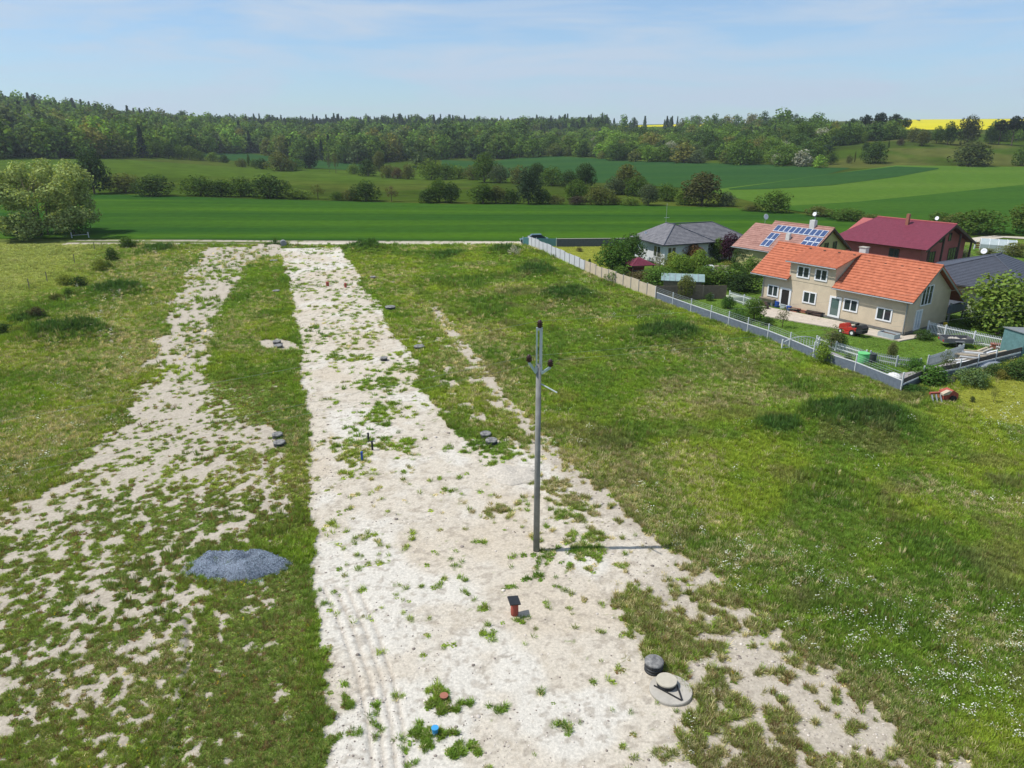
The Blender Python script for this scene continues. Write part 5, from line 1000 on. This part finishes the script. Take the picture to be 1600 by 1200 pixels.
# picnic table and seats, bins, loungers along the facade
def table(px, py, rz, label, name="garden_table", w_=1.6, d_=.8, h_=.72, mt=None):
    t = thing(name, px, py, rz, label, "table"); mt = mt or wood; MB().box(-w_ / 2, w_ / 2, -d_ / 2, d_ / 2, h_, h_ + .05).out("tabletop", mt, t)
    for x in (-w_ / 2 + .12, w_ / 2 - .12):
        for y in (-d_ / 2 + .1, d_ / 2 - .1): MB().box(x - .03, x + .03, y - .03, y + .03, 0, h_).out("leg", mt, t)
    return t
table(1199, 477, -55, "grey garden table under the leftmost window of the tan house", w_=1.7)
def bench(px, py, rz, label, mt=None, l_=1.5):
    t = thing("bench", px, py, rz, label, "bench"); mt = mt or dwood; MB().box(-l_ / 2, l_ / 2, -.2, .2, .40, .45).out("seat", mt, t); MB().box(-l_ / 2, l_ / 2, .2, .25, .5, .85).out("backrest", mt, t)
    for x in (-l_ / 2 + .08, l_ / 2 - .08): MB().box(x - .04, x + .04, -.18, .2, 0, .395).out("leg", mt, t)
bench(1190, 482, 125, "low grey bench in front of the garden table"); bench(1119, 466, -10, "slatted wooden bench in front of the plank fence", wood, 1.8)
def barrel(name, px, py, r_, h_, mt, label, cat="barrel", rim=True):
    t = thing(name, px, py, 0, label, cat); MB().lathe([(r_ * .85, 0), (r_ * .98, h_ * .1), (r_, h_ * .5), (r_ * .98, h_ * .9), (r_ * .93, h_)], n=18).out("body", mt, t, True)
    MB().lathe([(r_ * .99, h_ * .93), (r_ * 1.04, h_ * .95), (r_ * 1.04, h_ * 1.01), (r_ * .9, h_ * 1.02)], n=18).out("lid", mt, t); return t
barrel("barrel", 1214, 480, .28, .6, bluep, "round blue tub beside the open door of the tan house"); barrel("barrel", 1347, 570, .42, .95, greenp, "bright green rain barrel behind the wire fence"); barrel("barrel", 1361, 566, .3, .7, mat("dark_barrel", (.05, .06, .06), .5), "dark barrel right of the bright green one"); barrel("bucket", 1206, 478, .16, .35, whitep, "small white bucket next to the blue tub", "bucket")
barrel("gas_cylinder", 1475, 517, .17, .75, yelp, "yellow container at the left end of the long white picket fence", "container"); barrel("bucket", 1113, 467, .18, .5, zinc, "grey churn left of the slatted wooden bench", "bucket")
def pile(name, px, py, rz, label, cat, mts, n, L_, w_, seed, hh=.5):
    t = thing(name, px, py, rz, label, cat); r = random.Random(seed)
    for i in range(n):
        y = (i % 4 - 1.5) * w_ / 4; z = .05 + (i // 4) * hh / max(1, n // 4); a = r.uniform(-.15, .15); l_ = L_ * r.uniform(.6, 1)
        MB().bar((-l_ / 2, y - a, z), (l_ / 2, y + a, z + r.uniform(0, .08)), .14, .09).out("plank", mts[i % len(mts)], t)
    return t
lt = mat("new_timber", (.45, .38, .28), .85, .15, 5)
pile("firewood_pile", 1241, 487, -55, "brown pile of wood and pots between the windows of the tan house", "wood pile", [brick, wood, dwood], 8, 1.2, .7, 3)
pile("plank_stack", 1275, 493, -50, "dark heap of beams lying before the glass door", "wood pile", [dwood, dark], 12, 2.2, 1.1, 4)
pile("plank_stack", 1515, 560, -20, "pale stack of weathered planks behind the board fence", "timber stack", [lt, conc, whitep], 16, 2.6, 1.8, 5); pile("plank_stack", 1545, 556, 30, "second pale stack of boards in the yard, nearer the teal shed", "timber stack", [whitep, conc, lt], 12, 2.2, 1.5, 6)
pile("plank_stack", 1503, 571, 20, "small heap of slabs close to the slanting picket fence", "timber stack", [conc, whitep], 8, 1.6, 1.2, 7)
V = MB(); V.prism([(-1.5, 0), (-1.3, .3), (-.4, .42), (.6, .35), (1.4, .12), (1.5, 0)], -.5, .6, 'y'); t = V.out("tarpaulin", mat("grey_tarpaulin", (.33, .36, .40), .5, .12, 3), None, True); t.location = at_px(1540, 571); t.rotation_euler = (0, 0, R(28)); tag(t, "crumpled grey tarpaulin over a heap just inside the board fence", "tarpaulin")
V = MB(); V.lathe([(.6, 0), (.5, .2), (.3, .35), (.05, .42)], n=9); t = V.out("sand_heap", mat("white_sack", (.68, .68, .66), .8, .05), None, True); t.location = at_px(1396, 591); tag(t, "small white heap on the gravel near the fence corner", "heap")
V = MB(); V.tube((-.9, 0, .25), (.9, 0, .25), .25, n=14); t = V.out("rolled_sheet", mat("cream_roll", (.55, .60, .42), .7, .05), None, True); t.location = at_px(1148, 469); t.rotation_euler = (0, 0, R(-12)); tag(t, "pale cream roll lying on the grass before the white picket fence", "roll")
# red machinery outside the fence
t = thing("farm_implement", 1470, 625, 8, "rusty red farm implement parked on the grass outside the fence corner", "farm machine")
MB().box(-.9, .9, -.08, .08, .45, .58).out("frame_beam", redf, t); MB().prism([(.0, .1), (.0, .6), (.55, .75), (.95, .5), (.95, .12)], -.32, .34, 'y').out("gearbox", redf, t)
for x in (-.75, -.45, -.15): MB().bar((x, .1, .55), (x - .2, -.55, .03), .07, .09).out("tine", zinc, t)
for y in (-.45, .5): MB().tube((.5, y - .05, .22), (.5, y + .05, .22), .22, n=14).out("wheel", rubber, t)
MB().prism([(-.3, .5), (-.3, .62), (.1, .8), (.3, .75), (.1, .55)], -.5, -.2, 'y').out("guard", lt, t)
for k, (px, py, lb) in enumerate([(1484, 598, "lowest black tyre of the pile by the board fence"), (1488, 594, "black tyre leaning at the back of the pile")]):
    t = MB().lathe([(.16, .0), (.3, .0), (.34, .06), (.34, .14), (.3, .2), (.16, .2), (.14, .1)], n=20).out("tyre", rubber, None, True); t.location = Vector(at_px(px, py)) + Vector((0, 0, .02 + .0 * k)); tag(t, lb, "tyre")
# teal shed at the right edge
t = thing("shed", 1596, 553, 12, "teal boarded shed cut by the right edge of the picture", "shed"); MB().prism([(-1.1, 0), (1.1, 0), (1.1, 1.75), (-1.1, 1.95)], -1, 1, 'y').out("wall", mat("teal_board", (.10, .20, .20), .8, .2, 4), t); MB().prism([(-1.2, 1.97), (1.2, 1.76), (1.2, 1.82), (-1.2, 2.03)], -1.1, 1.1, 'y').out("roof", zinc, t); MB().box(-.4, .4, -1.03, -.99, .1, 1.6).out("door", mat("dark_teal", (.06, .13, .13), .8), t)
# gazebo, tin roof shed, tunnel, pool
t = thing("gazebo", 997, 431, 15, "small garden gazebo with a red hipped roof", "gazebo"); m = MB(); roof_slope(m, (-1.5, -1.5, 1.45), (1.5, -1.5, 1.45), (0, 0, 2.2), (0, 0, 2.2), 8); roof_slope(m, (1.5, -1.5, 1.45), (1.5, 1.5, 1.45), (0, 0, 2.2), (0, 0, 2.2), 8); roof_slope(m, (1.5, 1.5, 1.45), (-1.5, 1.5, 1.45), (0, 0, 2.2), (0, 0, 2.2), 8); roof_slope(m, (-1.5, 1.5, 1.45), (-1.5, -1.5, 1.45), (0, 0, 2.2), (0, 0, 2.2), 8); m.out("roof", maroon, t)
for x in (-1.3, 1.3):
    for y in (-1.3, 1.3): MB().box(x - .06, x + .06, y - .06, y + .06, 0, 1.44).out("post", dwood, t)
MB().box(-1.25, 1.25, 1.2, 1.26, .2, .9).out("railing", redf, t); MB().box(-.6, .6, -.4, .4, .6, .65).out("table_board", wood, t)
t = thing("shed", 1065, 456, -12, "low shed with a pale green tin roof behind the plank fence", "shed"); MB().box(-2.0, 2.0, -1.2, 1.2, 0, 1.45).out("wall", wood, t); m = MB()
m.prism([(-1.4, 1.42), (0, 1.95), (1.4, 1.5), (1.4, 1.56), (0, 2.02), (-1.4, 1.48)], -2.3, 2.3, 'x'); m.out("roof", mat("pale_green_tin", (.24, .33, .32), .45, .2, 1.2, metal=.2), t); [MB().bar((x, -1.4, 1.5), (x, 0, 2.04), .05, .04).out("roof_seam", zinc, t) for x in np.arange(-2, 2.1, .6)]
t = thing("greenhouse", 1117, 428, -10, "rounded white and brown garden tunnel among the bushes", "greenhouse"); a_ = [(1.1 * math.cos(q), 1.1 * math.sin(q)) for q in np.linspace(0, math.pi, 11)]
MB().prism(a_, -1.6, -.2, 'x').out("cover", whitep, t, False); MB().prism([(x * .99, z * .99) for x, z in a_], -.19, 1.6, 'x').out("cover", wood, t)
t = thing("paddling_pool", 1144, 431, 0, "small round blue pool with white rim in the garden", "pool"); MB().lathe([(.9, 0), (.95, .5), (.9, .52), (.85, .4)], n=20).out("side", mat("pool_blue", (.08, .25, .42), .3), t); MB().lathe([(.93, .5), (1.0, .53), (.93, .56)], n=20).out("rim", white, t)
t = thing("greenhouse", 1557, 392, -30, "polycarbonate greenhouse on the plot behind the maroon house", "greenhouse"); gm2 = mat("polycarbonate", (.36, .42, .42), .35, .1, 3, spec=.5)
MB().prism([(-1.3, 0), (1.3, 0), (1.3, 1.0), (.7, 1.6), (-.7, 1.6), (-1.3, 1.0)], -2.2, 2.2, 'x').out("glazing", gm2, t)
for x in (-2.2, -1.1, 0, 1.1, 2.2): m = MB(); P5 = [(-1.32, 0), (-1.32, 1.02), (-.71, 1.63), (.71, 1.63), (1.32, 1.02), (1.32, 0)]; [m.bar((x, p[0], p[1]), (x, q[0], q[1]), .06, .04) for p, q in zip(P5[:-1], P5[1:])]; m.out("hoop", white, t)
for px, py, h, lb in [(1189, 351, 0, "")]: pass
t = thing("satellite_dish", 1189, 402, 0, "white satellite dish on a mast left of the solar roof", "satellite dish"); MB().tube((0, 0, 0), (0, 0, ZAT(342, t.location.y)), .03, n=6).out("mast", steel, t); d = MB().lathe([(.03, 0), (.2, .03), (.38, .12), (.37, .13), (.2, .05), (.03, .02)], n=16).out("reflector", whitep, t, True); d.location = (0, 0, ZAT(339, t.location.y)); d.rotation_euler = (R(75), 0, R(20))
t = thing("satellite_dish", 1320, 408, 0, "white satellite dish on a mast between solar roof and spruce", "satellite dish"); MB().tube((0, 0, 0), (0, 0, ZAT(380, t.location.y)), .03, n=6).out("mast", steel, t); d = MB().lathe([(.03, 0), (.2, .03), (.40, .12), (.39, .13), (.2, .05), (.03, .02)], n=16).out("reflector", whitep, t, True); d.location = (0, 0, ZAT(381, t.location.y)); d.rotation_euler = (R(75), 0, R(10))
# car
t = thing("car", 835, 381, 4, "dark green car parked behind the teal sheeted fence", "car"); carp = mat("green_car_paint", (.012, .055, .050), .25, .05, spec=.6)
m = MB(); m.prism([(-2.15, .35), (-2.2, .75), (-1.5, .92), (1.5, .98), (2.15, .85), (2.2, .4), (1.9, .28), (-1.9, .28)], -.84, .84, 'y'); m.out("body", carp, t)
m = MB(); m.prism([(-1.15, .93), (-.45, 1.42), (1.0, 1.45), (1.75, .97)], -.70, .70, 'y'); m.out("window_band", dglass, t); m = MB(); m.prism([(-.5, 1.43), (-.4, 1.475), (.95, 1.50), (1.1, 1.455)], -.69, .69, 'y'); m.out("car_roof", carp, t)
for x in (-1.35, 1.35):
    for y in (-.78, .78): q = MB().tube((x, y - .1, .32), (x, y + .1, .32), .32, n=18).out("wheel", rubber, t); MB().tube((x, y - .105, .32), (x, y + .105, .32), .18, n=12).out("rim", steel, q)
for y in (-.6, .6): MB().box(-2.22, -2.18, y - .18, y + .18, .6, .74).out("headlight", white, t); MB().box(2.17, 2.22, y - .15, y + .15, .62, .78).out("tail_light", redp, t)
# ------------------------------------------------------------------ the overhead line pole
PX, PY = W(838, 861); pz = hz(PX, PY); zz = lambda py: ZAT(py, PY)
pole = empty("utility_pole", (PX, PY, pz), 0, "tall grey concrete pole carrying the overhead line, at the edge of the chalk road", "utility pole")
cp = mat("pole_concrete", (.20, .20, .185), .9, .25, 2.5, .25, 30); cp2 = mat("pole_paint", (.33, .42, .37), .6, .08, 6); brown = mat("brown_porcelain", (.05, .022, .02), .25, .2)
zt = zz(512) - pz; zj = zz(578) - pz
MB().tube((0, 0, -.4), (0, 0, zj + .25), .138, .100, 16).out("shaft", cp, pole, True)
for x, r_ in ((-.085, .028), (.075, .055)): MB().box(x - r_, x + r_, -.06, .06, zj + .1, zt - .02).out("bracket_leg", cp2 if x < 0 else steel, pole)
MB().box(-.14, .14, -.09, .09, zj - .05, zj + .14).out("clamp", steel, pole); MB().box(-.115, .135, -.065, .065, zt - .09, zt).out("bracket_cap", steel, pole)
def insulator(x, y, z):
    q = MB().lathe([(.06, 0), (.065, .04), (.125, .06), (.065, .10), (.13, .13), (.065, .17), (.125, .20), (.07, .24), (.07, .28), (.03, .31)], (x, y, z), 14).out("insulator", brown, pole, True); return q
yo = .0
hl_, hr_ = zz(566) - pz, zz(573) - pz
insulator(0.02, 0, zt); MB().bar((-.10, -.05, zj - .1), (-.38, -.05, hl_), .11, .09).out("arm", cp2, pole); MB().bar((.10, -.05, zj - .12), (.45, -.05, hr_), .11, .09).out("arm", cp2, pole)
insulator(-.38, -.05, hl_ + .02); insulator(.45, -.05, hr_ + .02); MB().tube((.12, -.02, zz(600) - pz), (.70, -.55, zz(606) - pz), .028, n=8).out("rod", steel, pole)
wire = mat("aluminium_wire", (.30, .34, .28), .4, .05, metal=.3)
e1 = Vector((*W(-60, 686, 8.8), 8.8)); dirw = (e1 - Vector((PX, PY, 8.8))); dirw.z = 0; dirw.normalize()
for (x, y, z, nm, lb) in ((.02, 0, zt + .27, 0, "topmost overhead wire, running from the pole head"), (-.38, -.05, hl_ + .27, 1, "overhead wire held by the left arm of the pole"), (.45, -.05, hr_ + .27, 2, "overhead wire held by the right arm of the pole")):
    m = MB(); o = Vector((PX + x, PY + y, pz + z)); prev = None
    for s in np.arange(-70, 71, 3.5):
        q = o + dirw * s * -1; q.z -= 1.5 * (1 - ((abs(s) - 45) / 45) ** 2)
        if prev is not None: m.tube(prev, q, .003, n=4, cap=False)
        prev = q
    tag(m.out("overhead_wire", wire), lb, "wire", None)
# ------------------------------------------------------------------ manholes, markers and small things on the building land
def ring_chamber(px, py, r_, h_, label, mt=None, ribs=True, group=None):
    t = thing("manhole", px, py, 0, label, "manhole", group); mt = mt or dark; prof = [(r_ * .94, -.1)]
    for k in range(3): z = h_ * k / 3; prof += [(r_ * .94, z), (r_, z + .02), (r_, z + h_ / 3 - .05), (r_ * .93, z + h_ / 3 - .03)]
    MB().lathe(prof, n=22).out("shaft_ring", mt, t); MB().lathe([(r_ * 1.02, h_ - .02), (r_ * 1.04, h_ + .03), (r_ * .96, h_ + .06), (r_ * .3, h_ + .065)], n=22).out("cover", mat("dusty_black", (.07, .075, .085), .8, .5, 4, second=(.34, .33, .31)), t); return t
ring_chamber(1021, 1047, .31, .34, "black ribbed manhole with a dusty lid beside the large concrete one")
t = thing("manhole", 1048, 1080, 0, "large concrete manhole with a round raised cover and crossed straps", "manhole"); MB().lathe([(.68, -.1), (.68, .07), (.66, .10), (.2, .11)], n=36).out("base_slab", conc, t)
MB().lathe([(.30, .10), (.31, .16), (.31, .26)], (-.12, .16, 0), 26).out("neck", dark, t); MB().lathe([(.33, .262), (.335, .30), (.325, .32), (.1, .325)], (-.12, .16, 0), 26).out("cover", mat("pale_concrete", (.42, .385, .31), .95, .1, 5), t)
for a, b in (((-.52, .12, .125), (.22, -.52, .125)), ((.20, .1, .18), (.24, -.52, .125))): MB().bar(a, b, .05, .02).out("strap", rubber, t)
for px, py, r_, h_, lb in [(434, 684, .30, .22, "dark manhole shaft in the pale spot, farther one of the pair"), (437, 696, .33, .2, "dark manhole shaft in the pale spot, nearer one of the pair"), (433, 537, .33, .2, "black chamber on the chalk patch in the green strip, farther one"), (435, 543, .36, .18, "black chamber on the chalk patch in the green strip, nearer one"),
                            (655, 545, .42, .22, "grey lidded manhole in the grass right of the chalk road"), (600, 563, .28, .2, "small black chamber on the chalk road"), (759, 683, .32, .22, "farther manhole of the pair left of the pole"), (768, 694, .34, .24, "nearer manhole of the pair left of the pole"),
                            (432, 457, .4, .2, "manhole halfway up the green strip"), (583, 435, .36, .18, "flat manhole at the upper right edge of the road"), (428, 409, .5, .2, "manhole near the upper end of the green strip"), (610, 484, .5, .3, "round grey manhole in the grass beyond the chalk patch")]:
    ring_chamber(px, py, r_, h_, lb)
t = thing("marker_bin", 804, 960, 0, "red marker barrel with a black square lid standing on the chalk", "barrel"); MB().lathe([(.135, 0), (.145, .1), (.14, .5), (.13, .57)], n=18).out("body", redf, t, True)
c = MB().box(-.205, .205, -.205, .205, -.025, .025).out("lid", dark, t); c.location = (-.02, 0, .61); c.rotation_euler = (R(14), R(8), R(18))
def postlet(name, px, py, h_, r_, mt, lb, cat, capm=None):
    t = thing(name, px, py, 20, lb, cat); MB().tube((0, 0, -.05), (0, 0, h_), r_, r_ * .95, 10).out("shaft", mt, t); MB().tube((0, 0, h_), (0, 0, h_ + .03), r_ * 1.25, n=10).out("cap", capm or mt, t)
postlet("marker_post", 512, 447, .45, .18, redf, "left red marker stub on the far chalk road", "marker"); postlet("marker_post", 540, 449, .45, .14, redf, "right red marker stub on the far chalk road", "marker")
postlet("marker_post", 680, 1147, .22, .09, mat("light_blue_plastic", (.05, .28, .55), .4), "light blue pipe stub among the weeds", "marker"); postlet("marker_post", 694, 1092, .12, .11, brick, "broken red clay pipe among the weeds", "marker"); postlet("marker_post", 576, 690, .5, .06, dark, "dark thin post on the chalk road, farther one", "marker"); postlet("marker_post", 582, 703, .5, .06, dark, "dark thin post on the chalk road, nearer one", "marker"); postlet("marker_post", 566, 720, .5, .06, bluep, "blue thin post beside the weeds on the chalk road", "marker")
t = thing("concrete_pipe", 443, 384, 0, "grey concrete pipe standing by the farm track", "pipe"); q = MB(); n_p = 18
for r0, r1 in ((.45, .33),):
    q.lathe([(.33, -.5), (.45, -.5), (.45, .5), (.33, .5)], n=n_p); 
q = q.out("ring", mat("grey_concrete", (.22, .23, .24), .9, .15), t); q.rotation_euler = (R(90), 0, R(20)); q.location = (0, 0, .42)
for px, py, h_, lb in [(117, 412, 1.3, "weathered fence stake third from the farm track in the left meadow"), (148, 391, 1.2, "weathered fence stake nearest the farm track"), (74, 441, 1.25, "weathered fence stake fourth from the farm track"), (46, 452, 1.2, "weathered fence stake lowest in the left meadow"), (466, 386, .9, "short stake beside the grey concrete pipe"), (852, 378, .8, "short white stake by the parked car")]:
    t = MB().bar((0, 0, -.2), (.03, .02, h_), .07, .07).out("fence_stake", wood if px != 852 else whitep); t.location = at_px(px, py); tag(t, lb, "stake")
t = thing("field_gate", 126, 372, 10, "low white rail barrier under the big pale willow", "gate"); [MB().bar((-1.3, 0, z), (1.2, 0, z + .15), .05, .06).out("rail", greyp, t) for z in (.45,)]; [MB().box(x - .07, x + .07, -.07, .07, 0, .95).out("post", greyp, t) for x in (-1.3, 1.25)]
# arched garden gate
t = empty("garden_gate", (*W(1250, 545), 0), R(12), "white arched garden gate left of the low picket fence", "gate"); m = MB(); pv_ = None
for i in range(13):
    x = -1.6 + 3.2 * i / 12; z = .62 + .42 * math.sin(math.pi * i / 12) ** .8
    if pv_: m.bar(pv_, (x, 0, z), .04, .05)
    pv_ = (x, 0, z)
m.out("top_rail", whitep, t); m = MB(); [m.bar((-1.6 + 3.2 * i / 12, 0, .12), (-1.6 + 3.2 * i / 12 + .001, 0, .60 + .42 * math.sin(math.pi * i / 12) ** .8), .03, .02) for i in range(13)]; m.bar((-1.6, 0, .2), (1.6, 0, .2), .03, .05); m.out("bars", whitep, t)
for x in (-1.66, 1.66): MB().box(x - .05, x + .05, -.05, .05, -.1, .9).out("post", whitep, t)
# small clutter on the terrace
for (px, py, w_, d_, h_, mt, nm, lb) in [(1224, 482, .5, .4, .45, zb, "storage_box", "pale grey storage box right of the open door"), (1232, 486, .35, .3, .5, bluep, "storage_box", "small blue box by the pile of wood and pots"), (1256, 489, .5, .35, .3, brick, "plant_pot_box", "terracotta planter under the middle window"), (1462, 523, .7, .12, .8, dark, "barbecue", "black grill hanging on the left end of the long picket fence"), (1556, 545, .8, .5, .45, brick, "crate", "brown wooden crate at the long picket fence"), (1575, 549, .6, .4, .35, redp, "crate", "red crate near the teal shed")]:
    t = thing(nm, px, py, -50 if px < 1300 else -20, lb, nm.split('_')[-1] if nm != "barbecue" else "grill"); MB().box(-w_ / 2, w_ / 2, -d_ / 2, d_ / 2, 0, h_ * .85).out("body", mt, t); MB().box(-w_ / 2 - .03, w_ / 2 + .03, -d_ / 2 - .03, d_ / 2 + .03, h_ * .852, h_).out("lid", mt, t)
# gravel heap with two hollows
def heap(name, px, py, rx, ry, h_, mt, label, hollows, seed):
    x0, y0, _ = G(px, py); n, k = 64, 30; V = []; 
    for j in range(k + 1):
        for i in range(n):
            a = 2 * math.pi * i / n; q = j / k; ed = 1 + .16 * math.sin(2 * a + seed) + .08 * math.sin(5 * a + seed) + (.05 * math.sin(11 * a) + .04 * math.sin(23 * a + 1)) * q; x, y = rx * q * ed * math.cos(a), ry * q * ed * math.sin(a)
            z = h_ * (1 - q ** 2.6) * (.75 + .5 * float(vnoise(np.array([x * .9 + seed]), np.array([y * .9]))[0]))
            for (hx, hy, hr, hd) in hollows: z -= hd * math.exp(-((x - hx) ** 2 + (y - hy) ** 2) / hr ** 2)
            V.append((x, y, hz(x0 + x, y0 + y) + max(z, .045 if q < .93 else -.02) + (float(vnoise(np.array([x * 14.]), np.array([y * 14.]))[0]) - .5) * .035 + (.015 if q < .98 else -.05)))
    Fc = [(j * n + i, (j + 1) * n + i, (j + 1) * n + (i + 1) % n, j * n + (i + 1) % n) for j in range(k) for i in range(n)]
    o = mk(name, V, Fc, mt, None, True); o.location = (x0, y0, 0); return tag(o, label, "heap")
gvl = mat("blue_gravel", (.085, .105, .14), .95, .6, 30, 1.0, 45, second=(.27, .32, .40)); heap("gravel_heap", 373, 884, 1.85, 1.2, .55, gvl, "heap of blue grey gravel with hollows, lying among the weeds", [(-.60, .05, .42, .42), (.30, .35, .34, .50), (-1.0, .45, .35, .3), (-.1,.15,.3,.2)], 2.0)
heap("chalk_heap", 800, 742, 1.6, 1.0, .22, mat("grey_chalk", (.44, .40, .34), .95, .25, 8, .8, 25), "low mound of grey chalk rubble left of the pole", [(.3, .3, .4, .12)], 4.0)
plant_px(803, 404, 26, 22, 'loose', (.45, .43, .38), "pale dead tuft of stalks by the far end of the white fence")
# gravel lying loose on and around the blue grey heap, weeds in its hollows
def pebbles(name, cx, cy, rx, ry, n, cols, label, seed, coll, sz, z0):
    r = np.random.default_rng(seed); a = r.random(n) * 6.283; q = np.sqrt(r.random(n)) * 1.12; x, y = cx + rx * q * np.cos(a), cy + ry * q * np.sin(a)
    s_ = sz * r.uniform(.5, 1.3, n); gn_scatter(name, coll, np.stack([x, y, height_fine(x, y) + z0(x - cx, y - cy)], 1), np.stack([r.random(n), r.random(n), r.random(n) * 6], 1), np.stack([s_, s_, s_], 1), r.integers(0, 3, n), np.array(cols)[r.integers(0, len(cols), n)], label, "gravel")
gx, gy, _ = G(373, 884)
_hp = bpy.data.objects['gravel_heap']; _hv = np.array([v.co[:] for v in _hp.data.vertices])
def _heapz(x, y):
    o_ = np.full(len(x), .0)
    for i in range(len(x)):
        j = np.argmin((_hv[:, 0] - x[i]) ** 2 + (_hv[:, 1] - y[i]) ** 2); dd = (_hv[j, 0] - x[i]) ** 2 + (_hv[j, 1] - y[i]) ** 2
        o_[i] = max(0, _hv[j, 2] - float(height(np.array([gx + x[i]]), np.array([gy + y[i]]))[0])) if dd < .02 else 0
    return o_
pebbles("gravel", gx, gy, 2.05, 1.3, 9000, [(.12, .145, .18), (.20, .24, .29), (.30, .35, .42), (.07, .085, .11)], "loose blue grey gravel covering the heap and spilling round its foot", 3, st_c, .020, _heapz)
# ------------------------------------------------------------------ summer haze
hb = MB().box(-1500, 1700, -40, 2600, -30, 140).out("haze", None); hm = bpy.data.materials.new("air"); hm.use_nodes = True; hn = hm.node_tree.nodes; hn.clear(); ho = hn.new('ShaderNodeOutputMaterial'); hv = hn.new('ShaderNodeVolumePrincipled')
hv.inputs['Color'].default_value = (.80, .88, 1.0, 1); hv.inputs['Density'].default_value = .00014; hv.inputs['Anisotropy'].default_value = .2; hm.node_tree.links.new(hv.outputs[0], ho.inputs['Volume']); hb.data.materials.append(hm)
tag(hb, "thin bluish summer haze between camera and hills", "haze", kind="stuff")
